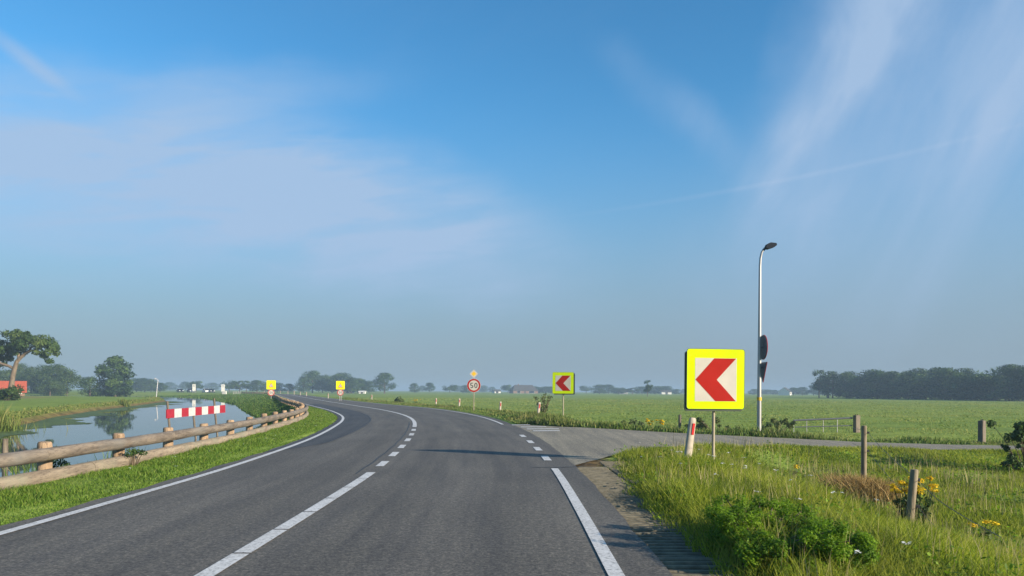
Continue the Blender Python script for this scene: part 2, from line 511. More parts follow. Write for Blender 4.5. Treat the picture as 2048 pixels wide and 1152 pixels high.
M['log'] = plain('grey_log', (0.23, 0.178, 0.13), (0.085, 0.063, 0.046), 5.0, 0.85, bump=0.6, coords='world', stretch=(1.0, 0.35, 2.2), bd=0.02)
M['log_low'] = plain('tan_log', (0.31, 0.245, 0.17), (0.17, 0.13, 0.09), 4.0, 0.85, bump=0.5, coords='world', stretch=(1.0, 0.4, 2.2), bd=0.02)
M['post_wood'] = plain('post_wood', (0.42, 0.275, 0.155), (0.24, 0.15, 0.085), 9.0, 0.8, bump=0.4, coords='object', stretch=(1, 1, 0.3), bd=0.01)
M['log'] = timber('weathered_log', (0.205, 0.165, 0.125), (0.085, 0.066, 0.05), (0.165, 0.155, 0.135), (1.3, 0.28, 2.6))
M['log_low'] = timber('weathered_low_log', (0.28, 0.225, 0.16), (0.16, 0.125, 0.09), (0.21, 0.20, 0.14), (1.3, 0.28, 2.6))
M['post_wood'] = timber('rail_post_wood', (0.38, 0.26, 0.155), (0.22, 0.145, 0.085), (0.28, 0.23, 0.17), (1.5, 1.5, 0.3), 'object')
M['old_wood'] = plain('old_wood', (0.20, 0.165, 0.12), (0.075, 0.06, 0.045), 9.0, 0.9, bump=0.8, coords='object', stretch=(1.6, 1.6, 0.22), bd=0.02)
M['fence_wood'] = plain('fence_wood', (0.30, 0.24, 0.16), (0.12, 0.095, 0.06), 12.0, 0.9, bump=0.7, coords='object', stretch=(1.6, 1.6, 0.22), bd=0.01)
M['wire'] = plain('wire', (0.10, 0.10, 0.10), rough=0.5, metal=0.6, bump=0)
M['black_plastic'] = plain('black_plastic', (0.02, 0.02, 0.02), rough=0.4, bump=0)
M['alu'] = plain('aluminium_pole', (0.42, 0.41, 0.39), (0.32, 0.31, 0.30), 6.0, 0.42, 0.55, 0.05, stretch=(1, 1, 0.15))
M['pole'] = plain('tan_pole', (0.40, 0.34, 0.24), (0.27, 0.23, 0.16), 10.0, 0.6, 0.1, 0.1, stretch=(1, 1, 0.2))
M['lamp_head'] = plain('lamp_head', (0.02, 0.025, 0.035), rough=0.7, bump=0, spec=0.1)
M['sign_back'] = plain('sign_back', (0.10, 0.11, 0.125), (0.075, 0.08, 0.09), 4.0, 0.6, 0.2, 0.05)
M['sign_box'] = plain('sign_box', (0.055, 0.075, 0.05), (0.035, 0.05, 0.035), 5.0, 0.6, 0.0, 0.05)
M['fluo'] = plain('fluorescent_yellow', (0.58, 0.76, 0.0), (0.51, 0.67, 0.0), 2.0, 0.6, bump=0, spec=0.06)
M['fluo_far'] = plain('fluorescent_yellow_worn', (0.86, 0.80, 0.0), (0.78, 0.70, 0.0), 3.0, 0.6, bump=0, spec=0.06)
M['sign_white'] = plain('sign_white', (0.56, 0.515, 0.44), (0.46, 0.425, 0.365), 2.0, 0.6, bump=0, spec=0.08)
M['sign_red'] = plain('sign_red', (0.38, 0.016, 0.010), (0.31, 0.013, 0.008), 2.0, 0.6, bump=0, spec=0.06)
M['sign_black'] = plain('sign_black', (0.02, 0.02, 0.025), rough=0.45, bump=0)
M['sign_amber'] = plain('sign_amber', (0.85, 0.50, 0.02), rough=0.45, bump=0)
M['board_red'] = plain('board_red', (0.34, 0.02, 0.034), (0.25, 0.015, 0.026), 6.0, 0.5, bump=0.05)
M['board_white'] = plain('board_white', (0.54, 0.52, 0.50), (0.42, 0.40, 0.38), 6.0, 0.55, bump=0.05)
M['delineator'] = plain('delineator_white', (0.43, 0.375, 0.295), (0.31, 0.265, 0.205), 9.0, 0.6, bump=0.1)
M['reflector_red'] = plain('reflector_red', (0.50, 0.015, 0.015), rough=0.25, bump=0)
M['band_yellow'] = plain('band_yellow', (0.75, 0.45, 0.02), rough=0.5, bump=0)
M['tile_red'] = plain('roof_tile_red', (0.42, 0.085, 0.04), (0.28, 0.06, 0.03), 3.0, 0.8, bump=0.4)
M['thatch'] = plain('dark_roof', (0.085, 0.075, 0.065), (0.05, 0.045, 0.04), 2.0, 0.95, bump=0.3)
M['wall_white'] = plain('white_wall', (0.72, 0.70, 0.65), (0.6, 0.58, 0.54), 1.0, 0.85, bump=0.1)
M['wall_brick'] = plain('brick_wall', (0.24, 0.15, 0.10), (0.17, 0.10, 0.07), 2.0, 0.85, bump=0.1)
M['glass_dark'] = plain('dark_glass', (0.02, 0.025, 0.03), rough=0.08, bump=0)
M['car_black'] = plain('car_black', (0.018, 0.02, 0.024), rough=0.25, bump=0)
M['car_white'] = plain('car_white', (0.75, 0.75, 0.73), rough=0.25, bump=0)
M['car_grey'] = plain('car_grey', (0.10, 0.12, 0.15), rough=0.25, bump=0)
M['tyre'] = plain('tyre', (0.02, 0.02, 0.02), rough=0.85, bump=0)
M['head_lamp'] = plain('head_lamp', (0.85, 0.85, 0.82), rough=0.15, bump=0)

# ------------------------------------------------------------------ the lie of the land
def curve_table(pts, smooth=True):
    pts = sorted(pts)
    ys = np.array([q[0] for q in pts]); xs = np.array([q[1] for q in pts])
    g = np.arange(-40, 460, 0.5)
    # monotone-ish cubic (finite difference tangents)
    d = np.gradient(xs, ys)
    idx = np.clip(np.searchsorted(ys, g) - 1, 0, len(ys) - 2)
    hh = ys[idx + 1] - ys[idx]; t = np.clip((g - ys[idx]) / hh, 0, 1)
    x = (2*t**3 - 3*t**2 + 1) * xs[idx] + (t**3 - 2*t**2 + t) * hh * d[idx] + (-2*t**3 + 3*t**2) * xs[idx+1] + (t**3 - t**2) * hh * d[idx+1]
    return lambda y: np.interp(y, g, x)

CEN = curve_table([(-40,-2.28),(0,-2.28),(5.7,-2.29),(9,-2.31),(12.75,-2.38),(16.5,-2.58),(21.4,-2.95),(28,-3.64),(34,-4.44),(38.4,-5.22),(43.5,-6.38),
                   (49.5,-8.03),(55.8,-10.02),(64.7,-13.15),(79,-18.2),(103.5,-26.6),(155,-44),(205,-61),(235,-73),(260,-88),(285,-111),(310,-145),(335,-190),(360,-250),(400,-370),(460,-580)])
LEFT_OFF = lambda y: np.interp(y, [-40, 5, 12.5, 20.9, 28.7, 37.8, 46.5, 58.4, 75, 100, 160, 235, 300, 460], [2.58, 2.58, 2.64, 2.76, 3.06, 3.40, 3.78, 4.05, 4.0, 3.7, 3.5, 3.7, 5.0, 6.0])
RIGHT_OFF = lambda y: np.interp(y, [-40, 5, 13.3, 20.6, 23.4, 31.4, 36.9, 44.5, 52.9, 60, 66, 75, 95, 160, 235, 300, 460], [3.07, 3.08, 3.17, 3.40, 3.48, 3.66, 3.82, 4.12, 4.45, 4.6, 4.4, 3.9, 3.5, 3.4, 3.7, 5.0, 6.0])
sm = np.arange(-40, 460, 0.5)
def smooth_tab(fn, k=9):
    v_ = fn(sm); pad = np.pad(v_, k, mode='edge'); ker = np.hanning(2*k+1); ker /= ker.sum()
    w_ = np.convolve(pad, ker, 'valid')
    return lambda y: np.interp(y, sm, w_)
LEFT_OFF = smooth_tab(LEFT_OFF); RIGHT_OFF = smooth_tab(RIGHT_OFF)
LEFT = lambda y: CEN(y) - LEFT_OFF(y)          # painted edge lines
RIGHT = lambda y: CEN(y) + RIGHT_OFF(y)
A_LEFT = lambda y: LEFT(y) - 0.27              # asphalt edges
A_RIGHT = lambda y: RIGHT(y) + 0.43
SLOPE = lambda y: (CEN(y + 0.5) - CEN(y - 0.5))
SEC = lambda y: np.sqrt(1 + SLOPE(y)**2)       # horizontal stretch of lateral offsets
RAIL = lambda y: LEFT(y) - 1.85 * SEC(y)
BANK_R = lambda y: RAIL(y) - np.interp(y, [0, 20, 45, 60, 105, 170, 208, 240, 262, 300], [2.2, 2.3, 2.6, 3.2, 6.0, 15.0, 30, 52, 200, 600])
BANK_L = lambda y: np.interp(y, [-40, 0, 20, 36.5, 41.7, 55, 70.6, 98.6, 125, 142, 150, 160, 172, 190], [-19, -20.5, -22, -24.9, -27.4, -33.4, -39.2, -48.5, -57.5, -66, -78, -115, -200, -700])
S_FAR = [(-3.0, 32.0), (0.6, 31.3), (1.6, 30.2), (3.0, 29.0), (6.0, 27.76), (12.5, 25.9), (17, 25.4), (26, 24.6), (60, 22.5)]
S_NEAR = [(-3.0, 13.4), (1.1, 14.0), (1.5, 15.0), (2.3, 16.7), (4.6, 19.6), (8.0, 21.9), (12.5, 22.75), (17, 22.75), (26, 22.0), (60, 20.0)]
s_far = lambda x: np.interp(x, [q[0] for q in S_FAR], [q[1] for q in S_FAR])
s_near = lambda x: np.interp(x, [q[0] for q in S_NEAR], [q[1] for q in S_NEAR])
s_z = lambda x: np.interp(x, [0, 3, 6, 12.5, 17, 60], [0, 0, -0.10, -0.30, -0.35, -0.40])

def smoothstep(x, a, b):
    t = np.clip((x - a) / (b - a), 0, 1)
    return t * t * (3 - 2 * t)

def ground_z(x, y):
    """height of the land; works on arrays"""
    x = np.asarray(x, float); y = np.asarray(y, float)
    yy = np.clip(y, -39, 455)
    al, ar, se = A_LEFT(yy), A_RIGHT(yy), SEC(yy)
    tr = (x - ar) / se
    zr = np.interp(tr, [0, 0.02, 0.4, 2.3, 3.7, 5.0, 9, 30], [-0.05, 0.0, 0.02, 0.0, -0.36, -0.60, -0.60, -0.5])
    zr = np.where((y < 16.6) & (tr < np.interp(y, [11.4, 11.6, 14.2, 14.4], [0.64, 1.26, 1.26, 1.88])), -0.17, zr)
    # the side road and its shoulders
    sf, sn, szz = s_far(x), s_near(x), s_z(x)
    dist = np.maximum(np.maximum(y - sf, sn - y), 0)
    inside = (y < sf) & (y > sn)
    w = 1 - smoothstep(dist, 0.25, 2.2)
    w = np.where((x > ar - 1.0) & (x < 62), w, 0)
    zr = zr * (1 - w) + (szz + np.where(inside | (dist < 0.05), -0.06, 0.0)) * w
    # left side: verge, bank, canal, far bank
    rl, br, bl = RAIL(yy), BANK_R(yy), BANK_L(yy)
    zl_verge = np.interp((al - x) / se, [0, 0.02, 0.3], [-0.05, 0.0, 0.02])
    f = np.clip((rl - 0.4 - x) / np.maximum(rl - 0.4 - br, 0.3), 0, 1)
    zl = np.where(x > rl - 0.4, zl_verge, 0.02 - 0.72 * smoothstep(f, 0, 1))
    fb = np.clip((br - x) / 1.5, 0, 1)
    zl = np.where(x < br, -0.70 - 0.7 * fb, zl)
    rise = np.interp(bl - x, [-1.0, 0, 0.5, 1.2, 6], [-1.4, -0.72, -0.42, -0.24, -0.15])
    zl = np.where(x < bl + 1.0, np.maximum(zl, rise) if False else rise, zl)
    z = np.where(x > ar, zr, np.where(x < al, zl, -0.06))
    far = (y > 440) | (y < -38)
    z = np.where(far, np.where(x < -60, -0.2, -0.5), z)
    return z

def axis(segs):
    out = []
    for a, b, st in segs:
        out += list(np.arange(a, b, st))
    out.append(segs[-1][1])
    return np.array(out)

ugrid = axis([(-3000, -800, 200), (-800, -260, 45), (-260, -120, 10), (-120, -60, 4), (-60, -30, 1.5), (-30, -14, 0.6), (-14, -2.4, 0.4), (-2.4, 2.6, 0.8), (2.6, 22, 0.35), (22, 60, 1.5), (60, 140, 6), (140, 400, 26), (400, 3000, 200)])
ygrid = axis([(-300, -40, 40), (-40, 0, 5), (0, 45, 0.4), (45, 120, 0.9), (120, 300, 2.5), (300, 440, 7), (440, 900, 50), (900, 3000, 210)])
UU, YY = np.meshgrid(ugrid, ygrid)
edge_l = A_LEFT(np.clip(YY, -39, 455)); edge_r = A_RIGHT(np.clip(YY, -39, 455))
cc = CEN(np.clip(YY, -39, 455))
fade = np.clip(1 - np.abs(UU) / 3000.0, 0, 1)
XX = cc * np.where(YY > 455, 1, 1) * fade + UU
# snap the columns next to the road onto its asphalt edges so that nothing pokes through
for col in range(XX.shape[1]):
    u_ = ugrid[col]
    if -3.9 < u_ <= -2.4 + 1e-6 and abs(u_ + 2.4) < 0.21: XX[:, col] = edge_l[:, col] + 0.02
    if abs(u_ - 2.6) < 1e-6: XX[:, col] = edge_r[:, col] - 0.02
XX = np.sort(XX, axis=1)
ZZ = ground_z(XX, YY)
rng = np.random.default_rng(7)
rough = (np.sin(XX * 0.9 + YY * 0.37) * np.sin(YY * 0.8 - XX * 0.23) + 0.6 * np.sin(XX * 2.3 + 1.3) * np.sin(YY * 2.1))
off_road = (XX > edge_r + 0.5) | (XX < edge_l - 0.5)
in_side = (YY < s_far(XX) + 0.5) & (YY > s_near(XX) - 0.5) & (XX > 0) & (XX < 60)
ZZ = ZZ + np.where(off_road & ~in_side, rough * 0.018, 0)
nr, nc = XX.shape
verts = np.stack([XX, YY, ZZ], -1).reshape(-1, 3)
i_, j_ = np.meshgrid(np.arange(nr - 1), np.arange(nc - 1), indexing='ij')
b0 = (i_ * nc + j_).ravel()
gm = fast_mesh('ground', verts, np.stack([b0, b0 + 1, b0 + nc + 1, b0 + nc], 1), 4)
yc = np.clip(YY, -39, 455)
near_l = np.exp(-((XX - BANK_L(yc) + 0.1) / 0.75)**2) * ((YY < 160) & (YY > -30))
near_r = 0.6 * np.exp(-((XX - BANK_R(yc) + 0.1) / 0.4)**2) * (YY < 200)
ditch = 0.85 * np.exp(-(((XX - 7.9) * 0.8 + (YY - 13.1) * 0.35) / 1.0)**2 - (((YY - 13.1) * 0.9 - (XX - 7.9) * 0.3) / 0.45)**2)
tr_ = XX - edge_r
pav_ = ((YY < 16.6) & (tr_ > -0.1) & (tr_ < 0.9)).astype(float)
soil = np.clip(near_l + near_r + ditch + pav_, 0, 1)
stub = smoothstep(YY, 70, 80) * (1 - smoothstep(YY, 125, 150)) * smoothstep(BANK_L(yc) - XX, 16, 24) * 0.8
a_ = gm.attributes.new('soil', 'FLOAT', 'POINT'); a_.data.foreach_set('value', soil.ravel().astype(np.float32))
a_ = gm.attributes.new('stubble', 'FLOAT', 'POINT'); a_.data.foreach_set('value', stub.ravel().astype(np.float32))
ground = link('ground', gm, M['meadow'], smooth=True)
tag(ground, 'flat green meadow and verges reaching to the horizon', 'meadow', kind='structure')

def ribbon(name, m, xl, xr, ys, z, parent=None):
    """sheet between two x(y) curves with uv = (lateral, along)"""
    ys = np.asarray(ys, float)
    a = np.array([xl(y) for y in ys]); b = np.array([xr(y) for y in ys])
    k = 9 if name in ('road',) else 2
    t = np.linspace(0, 1, k)
    X = a[:, None] * (1 - t) + b[:, None] * t
    Y = np.repeat(ys[:, None], k, 1)
    V = np.stack([X, Y, np.full_like(X, z)], -1).reshape(-1, 3)
    ii, jj = np.meshgrid(np.arange(len(ys) - 1), np.arange(k - 1), indexing='ij')
    q = (ii * k + jj).ravel()
    me = fast_mesh(name, V, np.stack([q, q + 1, q + k + 1, q + k], 1), 4)
    uvl = me.uv_layers.new(name='UVMap')
    vi = np.zeros(len(me.loops), dtype=np.int32); me.loops.foreach_get('vertex_index', vi)
    UVa = np.stack([(X - CEN(Y)).ravel(), Y.ravel()], -1)[vi]
    uvl.data.foreach_set('uv', UVa.astype(np.float32).ravel())
    return link(name, me, m, parent)

road_y = np.concatenate([np.arange(-38, 130, 0.6), np.arange(130, 440, 2.5)])
edge_noise_l = lambda y: A_LEFT(y) + 0.025 * math.sin(y * 3.1) + 0.02 * math.sin(y * 7.7 + 1)
edge_noise_r = lambda y: A_RIGHT(y) + 0.012 * math.sin(y * 2.3) + 0.01 * math.sin(y * 6.1 + 2)
road = ribbon('road', M['asphalt'], edge_noise_l, edge_noise_r, road_y, 0.0)
tag(road, 'grey asphalt two-lane road bending left beside the canal', 'road', kind='structure')

# darker strip of newer asphalt in the inner half of the left lane
PATCH_R = lambda y: CEN(y) - np.interp(y, [16.6, 18.2, 20, 26, 34, 42, 52, 60, 75], [2.95, 2.35, 2.05, 1.95, 1.95, 2.05, 2.2, 2.3, 2.4]) * SEC(y)
ribbon('asphalt_patch', M['asphalt_patch'], lambda y: A_LEFT(y) + 0.04, lambda y: max(PATCH_R(y), A_LEFT(y) + 0.05), np.arange(16.6, 75, 0.6), 0.004, road)
ribbon('patch_joint', M['seam'], lambda y: PATCH_R(y) - 0.01, lambda y: PATCH_R(y) + 0.02, np.arange(19.0, 62, 0.6), 0.008, road)
ribbon('tar_seam', M['seam'], lambda y: CEN(y) - 0.24 + 0.012 * math.sin(y * 2.7), lambda y: CEN(y) - 0.215 + 0.012 * math.sin(y * 2.7 + .4), np.arange(12.5, 34, 0.5), 0.004, road)

# painted markings
W = 0.115
LW = lambda y, w: 0.5 * w * SEC(y)
def strip(name, fn, y0, y1, w=W, z=0.008, step=0.6):
    ys = np.append(np.arange(y0, y1, step), y1)
    return ribbon(name, M['paint'], lambda y: fn(y) - LW(y, w), lambda y: fn(y) + LW(y, w), ys, z, road)
strip('edge_line', LEFT, -36, 230, 0.12)
strip('edge_line', RIGHT, -36, 13.55, 0.125)
strip('edge_line', RIGHT, 31.2, 230, 0.12)
yj = 12.75
first = True
ys_join = [12.75, 11.85, 10.76, 9.66, 8.57, 7.48, 6.38, 5.28, 4.2, 3.1, 2.0, 0.9, -0.2, -5]
for a, b in zip(ys_join[1:], ys_join[:-1]):
    strip('centre_line_block', CEN, a + 0.02, b - 0.02, 0.15)
for y0, y1 in [(13.75, 14.75), (15.85, 16.95), (18.1, 19.2), (20.55, 21.75), (23.2, 24.4), (25.9, 27.1)]:
    strip('centre_line_block', CEN, y0, y1, 0.15, step=0.4)
strip('centre_line', CEN, 28.6, 235, 0.16)
for y0, y1 in [(15.1, 16.15), (17.6, 18.7), (20.1, 21.2), (22.8, 23.9)]:
    strip('edge_line_block', RIGHT, y0, y1, 0.155, step=0.4)
strip('edge_line_block', RIGHT, 13.9 + 0.0, 13.92, 0.155, step=0.4) if False else None

# ------------------------------------------------------------------ side road with hatch stripes
xs_ = np.concatenate([np.arange(-0.6, 4, 0.3), np.arange(4, 60, 1.0)])
t_ = np.linspace(0, 1, 7)
SN = np.array([s_near(x) + 0.05 * math.sin(x * 2.9) + 0.04 * math.sin(x * 6.3) for x in xs_])
SF = np.array([s_far(x) + 0.08 * math.sin(x * 1.9 + 1) + 0.05 * math.sin(x * 5.3) for x in xs_])
Ys = SN[:, None] * (1 - t_) + SF[:, None] * t_
Xs = np.repeat(xs_[:, None], 7, 1)
Zs = s_z(Xs) - 0.006
q0, q1 = np.meshgrid(np.arange(len(xs_) - 1), np.arange(6), indexing='ij')
q = (q0 * 7 + q1).ravel()
sme = fast_mesh('side_road', np.stack([Xs, Ys, Zs], -1).reshape(-1, 3), np.stack([q, q + 7, q + 8, q + 1], 1), 4)
uvl = sme.uv_layers.new(name='UVMap')
vi = np.zeros(len(sme.loops), dtype=np.int32); sme.loops.foreach_get('vertex_index', vi)
uvl.data.foreach_set('uv', np.stack([Xs.ravel(), Ys.ravel()], -1)[vi].astype(np.float32).ravel())
side_road = link('side_road', sme, M['asphalt_side'])
tag(side_road, 'pale worn asphalt side road joining from the right', 'side road', kind='structure')
for y0, x0, x1 in [(30.6, 0.0, 0.75), (28.9, 0.35, 1.35), (27.4, 0.55, 1.75), (26.1, 0.75, 1.7)]:
    mb = MB()
    sk = 0.25
    zz = 0.006
    mb.add([(x0, y0, zz), (x1, y0 + sk, zz), (x1, y0 + sk + 0.5, zz), (x0, y0 + 0.5, zz)], [(0, 1, 2, 3)])
    mb.build('hatch_stripe', M['paint'], road)
mb = MB()
px_ = [(0.35, 13.75), (0.9, 13.72), (1.3, 13.95), (1.32, 14.0), (0.9, 13.77), (0.35, 13.79)]
mb.add([(x, y, 0.005) for x, y in px_], [(0, 1, 4, 5), (1, 2, 3, 4)])
mb.build('tar_seam', M['seam'], road)

# ribbed concrete pavers along the right edge
pav = empty('paver_strip', (0, 0, 0))
tag(pav, 'strip of ribbed concrete pavers along the right edge of the road', 'paving', kind='structure')
pm = MB()
for xa_ in (0.04, 0.52):
    pm.box(xa_, xa_ + 0.06, 0.0, 0.395, -0.16, -0.07)
for k in range(3):
    pm.box(0.015, 0.605, 0.012 + k * 0.134, 0.072 + k * 0.134, -0.09, -0.006, 0.012)
pme = pm.mesh('paver')
random.seed(3)
for col_, ya_, yb_ in ((0, -2.0, 14.0), (1, 11.6, 15.2), (2, 14.2, 16.2)):
    yy_ = ya_
    while yy_ < yb_:
        o = link('paver', pme, M['concrete'], pav)
        o.location = (float(A_RIGHT(yy_)) - 0.03 + 0.615 * col_, yy_, random.uniform(-0.012, 0.002))
        o.rotation_euler = (random.uniform(-.006, .006), random.uniform(-.012, .012), random.uniform(-.01, .01))
        yy_ += 0.402

# ------------------------------------------------------------------ canal water
wy = np.concatenate([np.arange(-38, 130, 2.0), np.arange(130, 300, 2.0)])
wl_ = np.array([BANK_L(min(y, 189)) - 0.4 if y < 190 else -700 for y in wy]); wr_ = np.array([BANK_R(y) + 0.4 for y in wy])
ok_ = wr_ > wl_
wy, wl_, wr_ = wy[ok_], wl_[ok_], wr_[ok_]
V = np.stack([np.stack([wl_, wy, np.full_like(wy, -0.70)], -1), np.stack([wr_, wy, np.full_like(wy, -0.70)], -1)], 1).reshape(-1, 3)
q = np.arange(len(wy) - 1) * 2
canal = link('canal_water', fast_mesh('canal_water', V, np.stack([q, q + 1, q + 3, q + 2], 1), 4), M['water'])
tag(canal, 'still canal water mirroring the sky left of the road', 'water', kind='structure')

# duckweed floating along the far bank: many small irregular leaves
def duckweed():
    rg = np.random.default_rng(5)
    n = 26000
    y = 22 + (rg.random(n)**1.2) * 105
    wid = np.interp(y, [20, 34, 45, 60, 80, 100, 130], [1.6, 2.2, 2.6, 2.6, 2.4, 3.4, 2.5]) * (0.75 + 0.35 * np.sin(y * 0.45) + 0.2 * np.sin(y * 1.3))
    x = BANK_L(y) + 0.1 + np.abs(rg.random(n))**0.8 * wid * (0.85 + 0.3 * rg.random(n))
    s = (0.06 + 0.12 * rg.random(n)) * (y / 50.0 + 0.4)
    a = rg.random(n) * 6.28
    c = np.stack([x, y, np.full(n, -0.694) + 0.003 * rg.random(n)], -1)
    off = []
    for k in range(5):
        t = a + k * 2 * math.pi / 5
        off.append(c + np.stack([np.cos(t) * s, np.sin(t) * s * 0.9, np.zeros(n)], -1))
    V = np.stack(off, 1).reshape(-1, 3)
    F = np.arange(n * 5).reshape(n, 5)
    me = fast_mesh('duckweed', V, F, 5, np.repeat(rg.random(n), 5))
    o = link('duckweed', me, M['duckweed'])
    tag(o, 'green duckweed floating along the far canal bank', 'duckweed', kind='stuff')
duckweed()

# ------------------------------------------------------------------ grass
def blades(name, x, y, z, h, w, rg, m, label, cat='grass', lean=0.35, tint=None, tpow=1.0, parent=None, bend=None, kind='stuff'):
    n = len(x)
    a = rg.random(n) * 2 * math.pi
    la = rg.random(n) * 2 * math.pi
    l = h * lean * (0.25 + rg.random(n))
    dx, dy = np.cos(a) * w * 0.5, np.sin(a) * w * 0.5
    lx, ly = np.cos(la) * l, np.sin(la) * l
    if bend is not None:
        lx = lx + bend[0] * h; ly = ly + bend[1] * h
    base = np.stack([x, y, z - 0.02], -1)
    d = np.stack([dx, dy, np.zeros(n)], -1)
    mid = base + np.stack([lx * 0.35, ly * 0.35, h * 0.55], -1)
    tip = base + np.stack([lx, ly, h], -1)
    V = np.stack([base - d, base + d, mid - d * 0.75, mid + d * 0.75, tip], 1).reshape(-1, 3)
    k = np.arange(n) * 5
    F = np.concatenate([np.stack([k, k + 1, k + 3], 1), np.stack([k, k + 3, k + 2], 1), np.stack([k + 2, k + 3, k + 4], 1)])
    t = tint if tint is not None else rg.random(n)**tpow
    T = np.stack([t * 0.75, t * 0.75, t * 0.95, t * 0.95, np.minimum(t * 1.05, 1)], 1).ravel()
    me = fast_mesh(name, V, F, 3, T)
    o = link(name, me, m, parent)
    if parent is None:
        tag(o, label, cat, kind=kind)
    return o

def clumpy(x, y, s1=1.7, s2=0.6):
    return 0.5 + 0.25 * np.sin(x * s1 + 1.7 * np.sin(y * s2)) + 0.25 * np.sin(y * s1 * 1.13 + 2.1 * np.sin(x * s2 * 1.3))

def scatter(rg, n, x0, x1, y0, y1, keep, ypow=1.0):
    u = rg.random(n)
    y = y0 + (y1 - y0) * u**ypow
    x = x0 + (x1 - x0) * rg.random(n)
    k = keep(x, y)
    return x[k], y[k]

rg = np.random.default_rng(11)
# right verge, near the camera: tall grass between pavers, side road and ditch
def keep_near(x, y):
    lim = A_RIGHT(y) + np.interp(y, [0, 10.5, 12, 14, 16, 18], [0.36, 0.36, 0.50, 0.68, 1.0, 1.5]) + 0.07 * np.sin(y * 2.1) + 0.06 * np.sin(y * 5.3)
    return (x > lim) & ((y < s_near(x) - 0.12)) & (x < 2.2 + y * 0.80)
x, y = scatter(rg, 330000, 1.5, 16, 3.0, 23, keep_near, 1.35)
edge = np.clip((x - A_RIGHT(y) - np.interp(y, [0, 10.5, 12, 14, 16, 18], [0.2, 0.2, 0.36, 0.52, 0.85, 1.3])) / 0.65, 0.2, 1)
ditch_f = smoothstep(x - 0.12 * y, 3.0, 4.8)
h = (0.10 + 0.24 * rg.random(len(x))) * (0.45 + 0.85 * clumpy(x, y)) * edge * (1 - 0.45 * ditch_f)
h = np.where(y > 12, h * 0.85, h)
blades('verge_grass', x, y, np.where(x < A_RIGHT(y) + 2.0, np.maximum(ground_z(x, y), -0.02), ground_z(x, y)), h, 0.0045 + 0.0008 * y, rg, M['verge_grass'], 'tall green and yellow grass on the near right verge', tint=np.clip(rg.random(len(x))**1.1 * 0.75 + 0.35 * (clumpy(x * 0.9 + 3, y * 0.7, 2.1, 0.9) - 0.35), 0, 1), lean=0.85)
# low broad-leaved weeds between the grass
x, y = scatter(rg, 30000, 1.6, 14, 3.5, 21, keep_near, 1.3)
k = clumpy(x * 1.6 + 5, y * 1.2 + 1, 1.9, 0.8) > 0.60
x, y = x[k], y[k]; n = len(x)
z = ground_z(x, y) + 0.04 + 0.17 * rg.random(n)
c_ = np.stack([x, y, z], -1)
nr_ = rg.normal(size=(n, 3)) * 0.5 + np.array([0.2, -0.1, 1]); nr_ /= np.linalg.norm(nr_, axis=1)[:, None]
a_ = np.cross(nr_, rg.normal(size=(n, 3))); a_ /= np.linalg.norm(a_, axis=1)[:, None]
b_ = np.cross(nr_, a_); s_ = ((0.012 + 0.02 * rg.random(n)) * (0.7 + y / 20))[:, None]
wme = fast_mesh('verge_weeds', np.stack([c_ - a_ * s_, c_ - b_ * s_ * 0.5, c_ + a_ * s_, c_ + b_ * s_ * 0.5], 1).reshape(-1, 3), np.arange(4 * n).reshape(n, 4), 4, np.repeat(rg.random(n), 4))
tag(link('verge_weeds', wme, M['leaf_bush']), 'low broad-leaved weeds among the near right verge grass', 'weeds', kind='stuff')
# grass and moss growing in the joints of the pavers
y = 3.5 + 13 * rg.random(20000)**1.1
x = A_RIGHT(y) + 0.05 + np.interp(y, [0, 11, 14, 16.5], [0.55, 0.6, 1.0, 1.5]) * rg.random(len(y))**0.6
in_ = y < s_near(x) - 0.05
x, y = x[in_], y[in_]
k = (rg.random(len(y)) < 0.15 + 0.85 * clumpy(x * 2, y)) & (((y + 2.0) % 0.402 % 0.134) > 0.072)
x, y = x[k], y[k]
blades('paver_grass', x, y, np.full(len(x), -0.12), 0.07 + 0.06 * rg.random(len(x)), 0.008 + 0.0004 * y, rg, M['lawn_grass'], 'short grass growing in the joints of the concrete pavers', lean=0.8)
# seed-bearing straw stems above it
x, y = scatter(rg, 6500, 1.9, 12, 4.0, 21, keep_near, 1.2)
k = clumpy(x * 1.3 + 2, y * 0.8) > 0.42
x, y = x[k], y[k]
blades('seed_stems', x, y, ground_z(x, y), 0.26 + 0.22 * rg.random(len(x)), 0.0028 + 0.00045 * y, rg, M['stem'], 'dry straw-coloured seed stems standing in the near right verge', lean=0.25)
# left verge between the edge line and the log rail
def keep_left(x, y):
    al = A_LEFT(y); return (x < al + 0.02 + 0.05 * np.sin(y * 4)) & (x > RAIL(y) - 0.5)
u = rg.random(170000); y = 5 + 75 * u**1.7
x = A_LEFT(y) + 0.03 - rg.random(len(y)) * (A_LEFT(y) - RAIL(y) + 0.5)
hh = (0.035 + 0.055 * rg.random(len(x))) * (0.6 + 0.8 * clumpy(x, y, 2.3)) * np.clip((A_LEFT(y) + 0.05 - x) / 0.5, 0.3, 1.25)
blades('verge_lawn', x, y, ground_z(x, y), hh, 0.004 + 0.0008 * y, rg, M['lawn_grass'], 'short mown grass between the log rail and the left edge line', lean=0.6)
# bank between rail and water, rough growth
y = 6 + 210 * rg.random(70000)**1.5
f_ = rg.random(len(y))
x = RAIL(y) - 0.35 - f_ * (RAIL(y) - 0.35 - np.maximum(BANK_R(y), RAIL(y) - 40))
hh = (0.12 + 0.2 * rg.random(len(x))) * (0.5 + clumpy(x, y)) * np.interp(y, [0, 30, 42, 60, 220], [0.3, 0.4, 0.5, 0.6, 0.8])
blades('bank_grass', x, y, ground_z(x, y), hh, 0.008 + 0.0011 * y, rg, M['bank_grass'], 'rough grass on the bank between log rail and canal', tpow=1.2)
